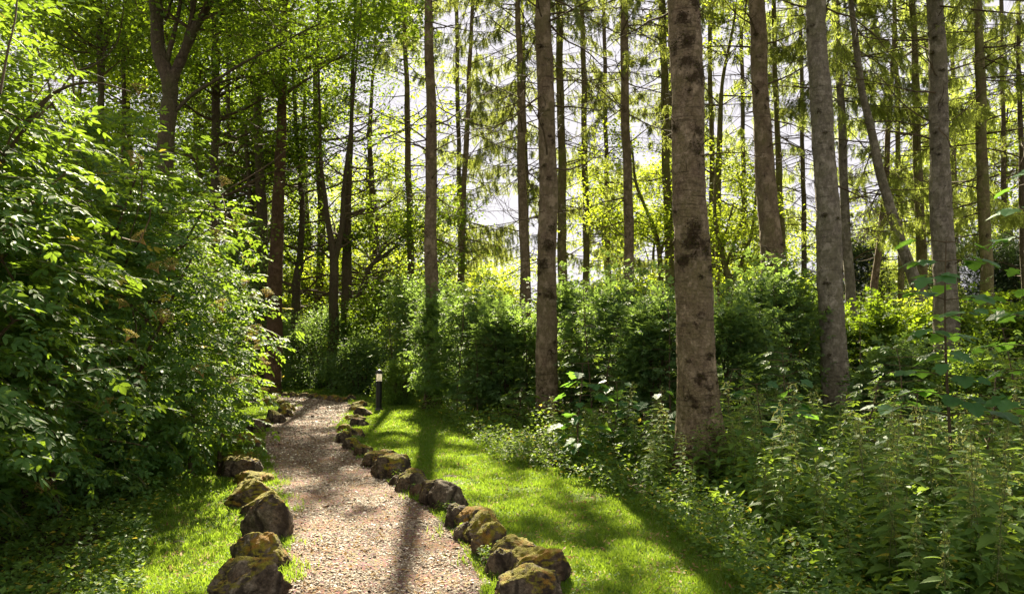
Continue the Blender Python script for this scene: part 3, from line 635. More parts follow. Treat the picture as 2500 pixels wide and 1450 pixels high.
def spruce(name, label, pixels, D, top=20, crown=9.0, mat='bark', ndead=46, ngreen=46, seed=0, sides=16, step=.14, patches=(), nmat='needle', group='tall spruces of the wood', scale=1., dead_len=1.6, deadz=1.8, low=(2.5, 6)):
    rg = np.random.default_rng(seed+100)
    pts, rad = trunk_from(pixels, D, extra_top=top)
    base = np.array([pts[0, 0], pts[0, 1], 0])
    t = empty(name, tuple(base), label, 'tree', group)
    kn = [(rg.uniform(.5, min(top, 14)), rg.uniform(0, 2*PI), rg.uniform(.022, .045)) for _ in range(int(90 if sides > 30 else 50))]
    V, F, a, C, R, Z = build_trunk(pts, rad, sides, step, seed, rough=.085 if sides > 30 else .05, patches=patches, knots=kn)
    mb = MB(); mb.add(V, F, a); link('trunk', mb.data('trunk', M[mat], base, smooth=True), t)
    if sides > 30:          # cushions of moss and loose bark scales
        cc = np.repeat(C, sides, 0); wgt = np.clip(a-.42, 0, .6)*(.4+sno(V, .12, 8) > .2); nm_ = 5000; pr = wgt/wgt.sum(); ii = rg.choice(len(V), nm_, p=pr); nr = V[ii]-cc[ii]; nr[:, 2] = 0; nr /= np.linalg.norm(nr, axis=1)[:, None]
        mm = MB(); scatter(mm, *LEAF_S, V[ii]+rg.normal(0, .012, (nm_, 3)), frames(nr*.8+rg.normal(size=(nm_, 3))*.5+[0, 0, -.3], nr+rg.normal(size=(nm_, 3))*.5), rg.uniform(.010, .026, nm_), rg.uniform(0, 1, nm_)); link('moss', mm.data('moss', M['moss'], base), t)
    def on(z, extra=0): return np.array([np.interp(z, Z, C[:, 0]), np.interp(z, Z, C[:, 1]), z]), np.interp(z, Z, R)
    # dead branches and snags
    mb = MB(); solo = sides > 20; wholes = []
    for i in range(ndead):
        z = rg.uniform(deadz, crown+2.5); th = rg.uniform(0, 2*PI); c, r_ = on(z); d = np.array([math.cos(th), math.sin(th), rg.uniform(-.55, .6)])
        L_ = dead_len*rg.uniform(.25, 1.25)*np.clip((z-1)/5, .2, 1.1)*scale
        if rg.uniform() < .3: L_ *= .25
        if solo: wholes.append(mb); mb = MB()
        q = wobble(c + d*[r_*.7, r_*.7, 0], d, L_, 7, rg, .35, rg.uniform(-.35, .5)); rr = max(.005, .015*scale*min(1.3, L_))
        Vt, Ft = tube(q, np.linspace(rr, .0018, 8), 4); mb.add(Vt, Ft, .3)
        for k in range(int(L_*4.5)):
            j = rg.integers(2, 7); dd = q[j]-q[j-1]; dd = dd/np.linalg.norm(dd) + rg.normal(size=3)*.6 + [0, 0, -.25]
            q2 = wobble(q[j], dd, L_*rg.uniform(.12, .38), 4, rg, .3, -.3); Vt, Ft = tube(q2, np.linspace(rr*.4, .0012, 5), 3); mb.add(Vt, Ft, .3)
    if solo:
        for b_ in wholes[1:] + [mb]: link('branch', b_.data('branch', M['twig'], base), t)
        mb = MB()
    for (z, th, s_) in kn:
        if rg.uniform() < .5:
            c, r_ = on(z); d = np.array([math.cos(th), math.sin(th), rg.uniform(-.1, .5)]); Vt, Ft = tube(np.array([c+d*[r_*.8, r_*.8, 0], c+d*(r_*.9+rg.uniform(.02, .1))]), [s_*.35, s_*.12], 5); mb.add(Vt, Ft, .9)
    link('branch_stubs' if solo else 'branches', mb.data('branches', M['twig'], base), t)
    # green crown
    wd = MB(); O, Dr, S = [], [], []
    zs = np.concatenate([rg.uniform(max(3, crown-low[0]), crown, low[1]), rg.uniform(crown, top, ngreen)])
    zs = zs
    for z in zs:
        th = rg.uniform(0, 2*PI); c, r_ = on(z); w0, o0, d0, s0 = SB[rg.integers(0, 5)]; f = scale*rg.uniform(.6, 1.15)*np.clip((top+1.5-z)/(top-crown)*1.35, .3, 1.05); tilt = rg.uniform(-.5, .25)
        ct, st = math.cos(tilt), math.sin(tilt); Ry = np.array([[ct, 0, -st], [0, 1, 0], [st, 0, ct]])
        mid = c + np.array([math.cos(th), math.sin(th), -.1])*1.4*f
        bare_ = not keep_canopy(np.array([mid]))[0] and z > 9
        if bare_: continue
        WV = np.concatenate(w0.v); WF = np.concatenate(w0.f)
        wd.add(rotz((WV*f) @ Ry.T, th)+c, WF, .3)
        O.append(rotz((o0*f) @ Ry.T, th)+c); Dr.append(rotz(d0 @ Ry.T, th)); S.append(s0*max(.8, f)*(1+.012*D))
    cr = MB()
    if O:
        O = np.concatenate(O); Dr = np.concatenate(Dr); S = np.concatenate(S)
        kk = keep_canopy(O); O = O[kk]; Dr = Dr[kk]; S = S[kk]; nn = rg.normal(size=(len(O), 3))
        scatter(cr, *NEEDLE, O, frames(Dr, nn), S*1.08, np.clip(rg.normal(.5, .25, len(O)) + .2*sno(O, 1.5, 3), 0, 1))
        for vv, ff in zip(wd.v, wd.f): cr.f.append(ff + cr.n); 
        for vv, ff in zip(wd.v, wd.f): cr.m.append(np.ones(len(ff), np.int32))
        cr.v += wd.v; cr.a += wd.a; cr.n += wd.n
        link('crown', cr.data('crown', [M[nmat], M['twig']], base), t)
    return t

def pq(*a): return [tuple(a[i:i+3]) for i in range(0, len(a), 3)]
BIGP = []
for (px_, py_, s_) in [(1665, 110, .12), (1690, 190, .16), (1660, 165, .10), (1640, 120, .10), (1695, 365, .10), (1712, 405, .08), (1700, 330, .06), (1680, 590, .13), (1710, 610, .11), (1660, 640, .10), (1690, 560, .10), (1700, 680, .04),
                       (1660, 60, .10), (1690, 20, .09), (1700, 770, .05), (1690, 790, .04), (1730, 870, .06), (1700, 920, .07), (1685, 985, .05), (1715, 1000, .07), (1670, 880, .04), (1720, 940, .06), (1735, 1060, .10), (1690, 1080, .10), (1718, 1030, .07)]:
    cx = np.interp(py_, [0, 600, 1080], [1666, 1690, 1706]); wd_ = np.interp(py_, [0, 600, 1080], [76, 84, 112])
    s__ = np.clip((px_-cx)/(wd_/2), -.95, .95); BIGP.append((at(px_, py_, 8.4)[2], -PI/2 + math.asin(s__), s_, .85))
G1 = 'tall spruces of the wood'
spruce('spruce_tree', 'thickest spruce trunk with dark mossy blotches, right of centre in the foreground', pq(1666, 0, 76, 1680, 300, 80, 1692, 600, 84, 1698, 850, 92, 1706, 1080, 112), 8.4, 19, 9.5, 'bark', 60, 80, 1, 56, .035, BIGP, dead_len=1.2)
spruce('spruce_tree', 'straight grey spruce trunk rising from shrubs left of the thickest trunk', pq(1328, 0, 38, 1336, 400, 44, 1337, 700, 47, 1335, 1000, 54), 13.6, 20, 9.5, 'bark', 75, 80, 2, 40, .05, [(at(1335, y, 13.6)[2], -PI/2+o, s_, .9) for y, o, s_ in ((600, .2, .14), (650, -.3, .12), (560, .5, .10), (720, .3, .12), (440, 0, .06), (860, .6, .1))], dead_len=2.2)
spruce('spruce_tree', 'smooth pale grey trunk right of the thickest trunk, without low branches', pq(1992, 0, 46, 2008, 300, 52, 2022, 600, 58, 2045, 1000, 64), 13.0, 20, 10, 'bark_grey', 22, 80, 3, 40, .05)
spruce('spruce_tree', 'brown grey trunk between the thickest trunk and the smooth pale one', pq(1845, 0, 38, 1862, 300, 42, 1880, 600, 54, 1900, 850, 60), 14.6, 20, 10, 'bark', 55, 80, 4, 36, .06, dead_len=1.8)
spruce('spruce_tree', 'stout pale trunk near the right edge behind the sycamore sapling', pq(2282, 0, 38, 2296, 400, 46, 2302, 600, 52, 2312, 850, 58), 15.2, 20, 10, 'bark_grey', 55, 80, 5, 36, .06, dead_len=2)
spruce('spruce_tree', 'slim brown trunk left of centre, casting its shadow down the path', pq(1047, 0, 20, 1052, 350, 27, 1054, 700, 32, 1056, 990, 36), 17.3, 21, 11, 'bark', 60, 60, 6, 30, .07, dead_len=2)
rest = [
 ('thin dark trunk left of the slim brown trunk, top crossed by twigs', pq(988, 50, 10, 996, 350, 15, 1003, 680, 17), 27, 'bark', 'needle_y'),
 ('thin trunk tilted to the right, just right of the slim brown trunk', pq(1152, 60, 9, 1138, 350, 13, 1122, 715, 16), 28, 'bark', 'needle'),
 ('olive brown trunk left of the straight grey trunk, with a twin close behind', pq(1265, 0, 12, 1272, 300, 20, 1283, 745, 26), 22, 'bark', 'needle'),
 ('thinner twin trunk half hidden behind the olive brown trunk', pq(1278, 150, 8, 1284, 400, 10, 1290, 745, 12), 30, 'bark_dark', 'needle'),
 ('greenish trunk just right of the straight grey trunk', pq(1364, 0, 16, 1370, 300, 19, 1375, 760, 24), 24, 'bark_green', 'needle'),
 ('dark slender trunk midway between straight grey trunk and next brown pole', pq(1423, 80, 12, 1428, 400, 15, 1433, 700, 17), 29, 'bark_green', 'needle'),
 ('clean brown pole halfway between the straight grey and the thickest trunk', pq(1522, 0, 19, 1528, 300, 21, 1538, 700, 26), 21, 'bark', 'needle'),
 ('grey green trunk half hidden behind the left side of the thickest trunk', pq(1617, 0, 18, 1624, 300, 20, 1636, 720, 22), 25, 'bark_green', 'needle'),
 ('thin greenish pole directly right of the thickest trunk', pq(1734, 150, 11, 1738, 400, 13, 1742, 720, 17), 29, 'bark_green', 'needle_y'),
 ('thin greenish trunk behind the brown grey trunk on its right side', pq(1888, 0, 11, 1898, 350, 14, 1912, 660, 20), 26, 'bark_green', 'needle'),
 ('slim pale trunk just right of the smooth pale grey one', pq(2042, 0, 14, 2054, 300, 19, 2068, 600, 23, 2082, 830, 27), 20, 'bark_grey', 'needle'),
 ('long trunk bent over to the left, crossing a thin one', pq(2078, 0, 13, 2105, 230, 18, 2150, 430, 22, 2190, 560, 26, 2225, 660, 29, 2258, 760, 32), 19, 'bark_grey', 'needle_y'),
 ('thin trunk leaning right and crossing behind the bent trunk', pq(2178, 190, 10, 2162, 440, 14, 2145, 620, 16, 2125, 790, 19), 23, 'bark', 'needle_y'),
 ('thinnest upright pole between the bent trunk and the stout pale one', pq(2188, 150, 10, 2195, 500, 13, 2204, 820, 16), 27, 'bark_green', 'needle_y'),
 ('grey green upright trunk just left of the stout pale one', pq(2228, 0, 14, 2238, 300, 19, 2250, 680, 25), 21.5, 'bark_green', 'needle_y'),
 ('olive green trunk right of the stout pale one', pq(2387, 0, 18, 2399, 400, 26, 2412, 810, 30), 19, 'bark_green', 'needle_y'),
 ('narrow trunk cut by the right edge of the picture', pq(2486, 60, 9, 2493, 400, 13, 2502, 750, 16), 24, 'bark_dark', 'needle'),
]
for i, (lb, px_, D, mt, nm) in enumerate(rest):
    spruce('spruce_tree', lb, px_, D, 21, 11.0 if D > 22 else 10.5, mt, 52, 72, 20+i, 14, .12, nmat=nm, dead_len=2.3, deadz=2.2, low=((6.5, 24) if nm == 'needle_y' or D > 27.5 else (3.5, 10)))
for i, (px_, D, lb) in enumerate([(560, 26, 'spruce standing deep behind the brown trunk, mostly hidden by leaves'), (1120, 36, 'distant spruce in the gap left of the olive brown trunk'), (1480, 36, 'distant spruce in the gap left of the clean brown pole'), (1640, 38, 'distant spruce behind the thickest trunk'),
                                  (1815, 36, 'distant spruce left of the brown grey trunk'), (1960, 34, 'distant spruce left of the smooth pale trunk'), (2330, 34, 'distant spruce behind the stout pale trunk'), (2450, 32, 'distant spruce between the olive green trunk and the right edge')]):
    spruce('spruce_tree', lb, pq(px_-6, 0, 9, px_, 400, 11, px_+6, 780, 15), D, 22, 10, 'bark_dark', 60, 34, 50+i, 10, .25, low=(7, 20), nmat='needle_y' if px_ > 1700 else 'needle', dead_len=2.4, scale=1.15)

# ------------------------------------------------------------------ broad-leaved trees
def leaves_at(mb, C, per, sig, size, rng, tmpl=LEAF_S, flat=.45, droop=.3, tilt=.5, cull=True, outc=None):
    C = np.asarray(C)
    if cull:
        C = C[keep_canopy(C)]
    if len(C) == 0: return
    n = len(C)*per; P = np.repeat(C, per, 0) + rng.normal(size=(n, 3))*[sig, sig, sig*flat]
    out = None
    if outc is not None:
        out = P-outc; out /= np.linalg.norm(out, axis=1)[:, None]+1e-6; out *= 1.0
    ca = np.repeat(rng.normal(0, .16, len(C)), per)
    kk = keep_canopy(P) if cull else np.ones(n, bool)
    P = P[kk]; ca = ca[kk]; n = len(P); out = out[kk] if out is not None else None
    if n == 0: return
    scatter(mb, *tmpl, P, rand_frames(rng, n, out, droop, tilt), rng.uniform(.6, 1.35, n)*size, np.clip(.5 + ca + rng.normal(0, .2, n), 0, 1))
GB = 'broad-leaved trees on the left of the wood'; GC = 'slender broad-leaved trees among the spruces'
def limb_tree(name, label, stems, base, leaf='broad', nb=26, blen=3.0, zmin=2.0, per=16, sig=.28, size=.085, seed=0, barkm='bark_dark', group=None, top=None, ncl=9, up=.4, thick=.022, cat='tree', cull=True, tmpl=LEAF_S, sides=10, part='crown', br0=.45, azr=None, flat=.45):
    """stems: list of (pts(n,3), rad(n)) world polylines; side branches with leaf clumps grow from them"""
    rg = np.random.default_rng(seed+500); t = empty(name, tuple(base), label, cat, group)
    mb = MB(); C = []; bw = MB(); solo = group in (GB, GC); bl_ = []
    for (P, R) in stems:
        P = np.asarray(P, float); Q = smooth_line(P, 8*len(P)); Rr = np.interp(np.linspace(0, len(R)-1, len(Q)), range(len(R)), R)
        Q = Q + np.stack([.02*sno(Q, 1.5, 1), .02*sno(Q, 1.3, 2), 0*Q[:, 0]], -1)
        V, F = tube(Q, Rr*(1+.06*sno(Q, .4, 3)), sides); mb.add(V, F, np.repeat(.1+.2*sno(Q, .5, 4), sides))
        zz = Q[:, 2]; ok = np.where(zz > zmin)[0]
        if len(ok) == 0: continue
        k = max(2, int(min(nb, 95)/len(stems)))
        for _ in range(k):
            i = int(ok[int(rg.uniform()**.85*len(ok))]); th = rg.uniform(0, 2*PI) if azr is None else rg.uniform(*azr); d = np.array([math.cos(th), math.sin(th), rg.uniform(-.1, .7)])
            if solo: bw = MB(); bl_.append(bw)
            L_ = blen*rg.uniform(.5, 1.15); q = wobble(Q[i], d, L_, 8, rg, .4, up*.5); r0 = min(Rr[i]*br0, thick*L_)
            V, F = tube(q, np.linspace(r0, .004, 9), 4); bw.add(V, F, .1)
            for c_ in range(ncl):
                j = rg.integers(2, 9); dd = q[min(j, 8)]-q[j-1]; dd = dd/np.linalg.norm(dd) + rg.normal(size=3)*[.8, .8, .4]
                q2 = wobble(q[min(j, 8)], dd, L_*rg.uniform(.12, .4), 4, rg, .3, -.05)
                if rg.uniform() < .7: V, F = tube(q2, np.linspace(max(.0035, r0*.3), .0018, 5), 3); bw.add(V, F, .1)
                C += [q2[2], q2[4]]
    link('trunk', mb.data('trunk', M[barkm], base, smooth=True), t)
    if solo:
        for b_ in bl_: link('branch', b_.data('branch', M['twig'], base), t)
    elif bw.v: link('branches', bw.data('branches', M['twig'], base), t)
    lm = MB(); leaves_at(lm, np.array(C), per, sig, size, rg, tmpl, cull=cull, flat=flat)
    if lm.v: link(part, lm.data(part, M[leaf], base), t)
    return t
def S(D, *a, end=.4):
    P = [at(a[i], a[i+1], D) for i in range(0, len(a), 3)]; R = [a[i+2]/FPX*D/2 for i in range(0, len(a), 3)]
    if P[-1][2] > .3: pass
    return np.array(P), np.array(R)
def stem(D, *a, top=12, toground=True):
    """pixel polyline from bottom to top, extended to the ground and to height top"""
    P, R = S(D, *a)
    if toground and P[0][2] > 0: P = np.vstack([[P[0][0], P[0][1], -.05], P]); R = np.concatenate([[R[0]*1.2], R])
    if top and P[-1][2] < top:
        d = P[-1]-P[-2]; d = d/max(d[2], .3); dz = top-P[-1][2]; P = np.vstack([P, P[-1]+d*[.7, 1, 1]*dz*.5, P[-1]+d*[.9, 1, 1]*dz]); R = np.concatenate([R, [R[-1]*.6, R[-1]*.2]])
    return P, R
GB = 'broad-leaved trees on the left of the wood'
def base_of(st): return np.array([st[0][0][0], st[0][0][1], 0])
BT = [
 ('tall straight brown trunk standing at the bend of the path, left', 21.6, [(668, 935, 40, 672, 700, 36, 684, 400, 26, 692, 150, 20)], 'bark_warm', dict(nb=64, zmin=8, blen=3.2)),
 ('dark double trunk just left of the straight brown one', 23.5, [(640, 900, 26, 636, 700, 30, 640, 560, 28, 630, 300, 20), (640, 700, 14, 612, 500, 12, 600, 300, 9)], 'bark_dark', dict(nb=76, zmin=4.2, blen=3, azr=(.1, PI-.1))),
 ('crooked dark trunk right of the straight brown one', 25, [(722, 780, 22, 722, 700, 20, 733, 620, 16, 738, 500, 13, 725, 350, 10)], 'bark_dark', dict(nb=49, zmin=2.2, blen=2.6, azr=(.1, PI-.1))),
 ('dark trunk forking into a V left of centre', 24, [(814, 790, 24, 815, 640, 22, 800, 540, 13, 785, 400, 9, 780, 250, 6), (815, 640, 18, 832, 560, 13, 845, 400, 9, 862, 250, 6)], 'bark_dark', dict(nb=64, zmin=2.6, blen=2.6, azr=(.1, PI-.1))),
 ('dark upright trunk with low curved limbs right of the V shaped one', 25, [(845, 800, 26, 847, 640, 24, 850, 480, 17, 858, 300, 10), (856, 752, 16, 885, 700, 13, 900, 655, 11, 930, 630, 9, 975, 598, 5), (890, 700, 9, 915, 692, 7, 955, 690, 4), (902, 655, 8, 935, 610, 6, 960, 590, 4), (885, 725, 5, 910, 745, 4, 935, 762, 3)], 'bark_dark', dict(nb=95, zmin=2.2, blen=2.6, azr=(.1, PI-.1))),
 ('straight dark trunk rising behind the top of the elder bushes', 21, [(525, 500, 20, 526, 300, 20, 524, 0, 18)], 'bark_dark', dict(nb=64, zmin=3.5, blen=3.4)),
 ('slender dark stem pair at the top left, beside the big forked tree', 17, [(247, 400, 16, 246, 190, 15, 242, 0, 13), (250, 180, 10, 262, 60, 9, 268, 0, 8)], 'bark_dark', dict(nb=53, zmin=4, blen=2.6)),
 ('slender dark stem near the top left, left of the big forked tree', 20, [(300, 400, 10, 302, 100, 10, 306, 0, 10)], 'bark_dark', dict(nb=45, zmin=4, blen=2.6)),
]
for i, (lb, D, st, bk, kw) in enumerate(BT):
    ss = []
    for k, a in enumerate(st):
        ss.append(stem(D, *a, top=(19 if k == 0 else (16 if a[-2] < 300 else None)), toground=(k == 0)))
    limb_tree('broadleaf_tree', lb, ss, base_of(ss[0]), barkm=bk, seed=i, group=GB, per=22, size=.10, sig=.30, **kw)
# big forked tree, top left
D = 12.5
ss = [stem(D, 402, 420, 40, 408, 300, 38, 413, 205, 38, 388, 120, 32, 380, 0, 30, top=11), stem(D, 415, 205, 30, 440, 150, 24, 475, 70, 22, 515, 0, 18, top=10, toground=False),
      stem(D, 430, 170, 20, 455, 100, 16, 468, 40, 13, 470, 0, 11, top=9.5, toground=False), stem(D, 408, 150, 14, 425, 80, 11, 440, 0, 9, top=9, toground=False),
      (S(D, 430, 270, 9, 480, 225, 9, 540, 190, 8, 620, 140, 6, 690, 105, 4, 775, 60, 3))]
limb_tree('broadleaf_tree', 'big dark tree forking into several mossy limbs at the top left', ss, base_of(ss[0]), barkm='bark_dark', seed=31, group=GB, nb=70, blen=2.6, zmin=6.3, per=20, size=.09, sig=.26, sides=16, br0=.4)
# broadleaf trees among the spruces
GC = 'slender broad-leaved trees among the spruces'
ss = [stem(24, 1782, 760, 20, 1780, 690, 18, 1762, 620, 13, 1745, 520, 9, 1750, 400, 7, top=9), stem(24, 1782, 700, 12, 1810, 640, 10, 1835, 570, 8, 1845, 480, 5, 1850, 380, 3, top=None, toground=False), stem(24, 1770, 650, 8, 1790, 600, 7, 1815, 520, 5, 1800, 420, 4, top=None, toground=False), stem(24, 1776, 655, 7, 1765, 600, 6, 1790, 500, 4, top=None, toground=False)]
limb_tree('broadleaf_tree', 'low forked tree with curving limbs, right of the thickest trunk', ss, base_of(ss[0]), leaf='yellowgreen', barkm='bark_green', seed=41, group=GC, nb=36, blen=1.7, zmin=2.2, per=14, size=.10, ncl=6)
ss = [stem(26, 1752, 740, 14, 1755, 450, 12, 1765, 200, 9, 1790, 60, 6, top=13)]
limb_tree('broadleaf_tree', 'thin upright leafy tree between the thickest and brown grey trunks', ss, base_of(ss[0]), leaf='yellowgreen', barkm='bark_green', seed=42, group=GC, nb=24, blen=2.2, zmin=3.5, per=14, size=.11, ncl=6)
ss = [stem(25, 1615, 760, 14, 1608, 600, 12, 1580, 520, 9, 1550, 440, 7, 1545, 380, 5, top=8), stem(25, 1612, 620, 9, 1640, 520, 6, 1650, 420, 4, top=None, toground=False), stem(25, 1608, 600, 6, 1560, 570, 4, 1500, 575, 3, top=None, toground=False)]
limb_tree('broadleaf_tree', 'leafy tree with arching limbs left of the thickest trunk', ss, base_of(ss[0]), leaf='yellowgreen', barkm='bark_green', seed=43, group=GC, nb=40, blen=1.9, zmin=2.4, per=14, size=.10, ncl=7)

# sunny trees closing the view behind
GF = 'sunny trees closing the view behind the spruces'
FT = [(300, 28, 16, 3.6, 'broad', 40, 'tall dense tree behind the slender dark stems at the top left'), (470, 29, 17, 3.6, 'broad', 42, 'tall dense tree behind the right limbs of the big forked tree'), (610, 30, 17, 3.4, 'broad', 40, 'tall dense tree behind the dark double trunk'), (770, 31, 16, 3.4, 'broad', 40, 'tall dense tree behind the V shaped trunks'), (905, 33, 14, 3.0, 'yellowgreen', 44, 'tall loose tree left of the thin dark spruce trunk'),
      (60, 30, 13, 3.2, 'broad', 40, 'far leafy tree above the elder bushes at the left edge'), (180, 26, 11, 3.0, 'yellowgreen', 40, 'bright green tree filling the top left corner'), (400, 32, 13, 3.5, 'broad', 44, 'leafy tree behind the big forked tree'),
      (560, 34, 14, 3.6, 'broad', 46, 'dense tree behind the straight dark trunk'), (740, 36, 15, 3.8, 'broad', 50, 'dense tree right behind the crooked dark trunk'), (640, 46, 14, 4.0, 'yellowgreen', 46, 'sunny tree glowing low behind the dark double trunk'),
      (900, 40, 13, 3.8, 'yellowgreen', 50, 'sunny tree behind the curved limbs left of centre'), (830, 50, 9, 4, 'yellowgreen', 40, 'bright low tree glimpsed between the V shaped trunks'), (990, 44, 7.5, 3.4, 'yellowgreen', 40, 'bright rounded tree behind the thin dark trunk'),
      (1190, 40, 4.6, 2.6, 'yellowgreen', 30, 'low glowing tree in the gap right of the slim brown trunk'), (1480, 42, 9.5, 3.0, 'yellowgreen', 42, 'loose bright tree left of the clean brown pole'), (1600, 46, 8, 3.2, 'yellowgreen', 42, 'loose bright tree behind the grey green trunk'),
      (1760, 42, 10, 3.2, 'yellowgreen', 42, 'loose bright tree behind the low forked tree'), (1920, 46, 7, 3.0, 'yellowgreen', 34, 'small bright tree behind the brown grey trunk'), (2160, 44, 7, 3.2, 'yellowgreen', 32, 'bright tree behind the crossing trunks'),
      (2330, 38, 11, 3.2, 'yellowgreen', 44, 'golden green tree behind the stout pale trunk'), (2470, 36, 12, 3.4, 'yellowgreen', 48, 'golden green tree at the right edge')]
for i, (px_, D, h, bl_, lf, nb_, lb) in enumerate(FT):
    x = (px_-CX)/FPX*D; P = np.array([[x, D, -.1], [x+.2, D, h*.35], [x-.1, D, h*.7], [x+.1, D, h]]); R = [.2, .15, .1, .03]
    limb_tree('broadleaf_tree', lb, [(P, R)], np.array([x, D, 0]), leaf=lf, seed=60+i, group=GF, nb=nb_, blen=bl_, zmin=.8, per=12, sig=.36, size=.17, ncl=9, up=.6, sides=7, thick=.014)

# ------------------------------------------------------------------ shrubs
def shrub(label, px_, D, topy, wpx, leaf='shrub', seed=0, ncl=420, per=22, size=.06, group='leafy shrubs under the trees', name='shrub', zlow=.05, x=None, depth=None, tmpl=LEAF, nst=13, sig=.13):
    rg = np.random.default_rng(seed+900); x = (px_-CX)/FPX*D if x is None else x; base = np.array([x, D, 0.]); H = EYE + (HOR-topy)/FPX*D; zlow = max(zlow, .4) if H > 1.9 and D < 20 else zlow; W = wpx/FPX*D/2; Dp = depth or W*.9
    t = empty(name, tuple(base), label, 'shrub', group); wd = MB(); C = []
    for i in range(nst):
        th = rg.uniform(0, 2*PI); u = rg.uniform(.15, .85); p = base + [math.cos(th)*W*.25*u, math.sin(th)*Dp*.25*u, -.03]; tg = base + [math.cos(th)*W*u, math.sin(th)*Dp*u, H*rg.uniform(.65, .98)]
        q = np.stack([p*(1-s_)**1 + tg*s_ + np.array([0, 0, .18*H*math.sin(s_*PI)]) for s_ in np.linspace(0, 1, 8)]); q += rg.normal(size=q.shape)*.03*np.linspace(0, 1, 8)[:, None]
        V, F = tube(q, np.linspace(.016, .004, 8), 5); wd.add(V, F, .2)
        for k in range(7):
            j = rg.integers(2, 8); q2 = wobble(q[j], rg.normal(size=3)*[1, 1, .6]+[0, 0, .2], rg.uniform(.25, .6)*W*.8, 4, rg, .3, .05); V, F = tube(q2, np.linspace(.006, .002, 5), 3); wd.add(V, F, .2)
    # clump centres in a lumpy dome, denser outside
    n = ncl*4; d = rg.normal(size=(n, 3)); d /= np.linalg.norm(d, axis=1)[:, None]; r_ = rg.uniform(.35, 1, n)**.45
    r_ = r_*(1+.22*sno(d*1.0+seed, 1.0, 3)+.14*sno(d+seed, .45, 4))
    P = base + d*r_[:, None]*[W, Dp, H*.55] + [0, 0, H*.47]; ok = (P[:, 2] > zlow) & (sno(P*[1, 1, 1.6]+seed, .62, 6) > -.02); P = P[ok][:ncl]
    for i in range(26):
        th = rg.uniform(0, 2*PI); u = rg.uniform(.1, .85); p = base + [math.cos(th)*W*u, math.sin(th)*Dp*u, H*rg.uniform(.72, .92)*(1-.45*u*u)]; q = wobble(p, [math.cos(th)*.5*u, math.sin(th)*.5*u, 1], rg.uniform(.25, .85)*min(1.5, H/2), 5, rg, .3, -.25)
        V, F = tube(q, np.linspace(.006, .0015, 6), 3); wd.add(V, F, .3); P = np.vstack([P, q[1:]+rg.normal(size=(5, 3))*.03])
    lm = MB(); outc = base+[0, 0, H*.35]
    cc = P; per_ = per; m_ = len(cc)*per_; Q = np.repeat(cc, per_, 0) + rg.normal(size=(m_, 3))*[sig, sig, sig*.35]; o_ = Q-outc; o_ /= np.linalg.norm(o_, axis=1)[:, None]
    ok = Q[:, 2] > .02; Q = Q[ok]; o_ = o_[ok]; ca = np.repeat(rg.normal(0, .15, len(cc)), per_)[ok]; m_ = len(Q)
    scatter(lm, *tmpl, Q, rand_frames(rg, m_, o_*.8, .3, .5), rg.uniform(.45, 1.35, m_)*size, np.clip(.5+ca+rg.normal(0, .2, m_), 0, .95))
    link('stems', wd.data('stems', M['twig'], base), t); link('foliage', lm.data('foliage', M[leaf], base), t)
    return t
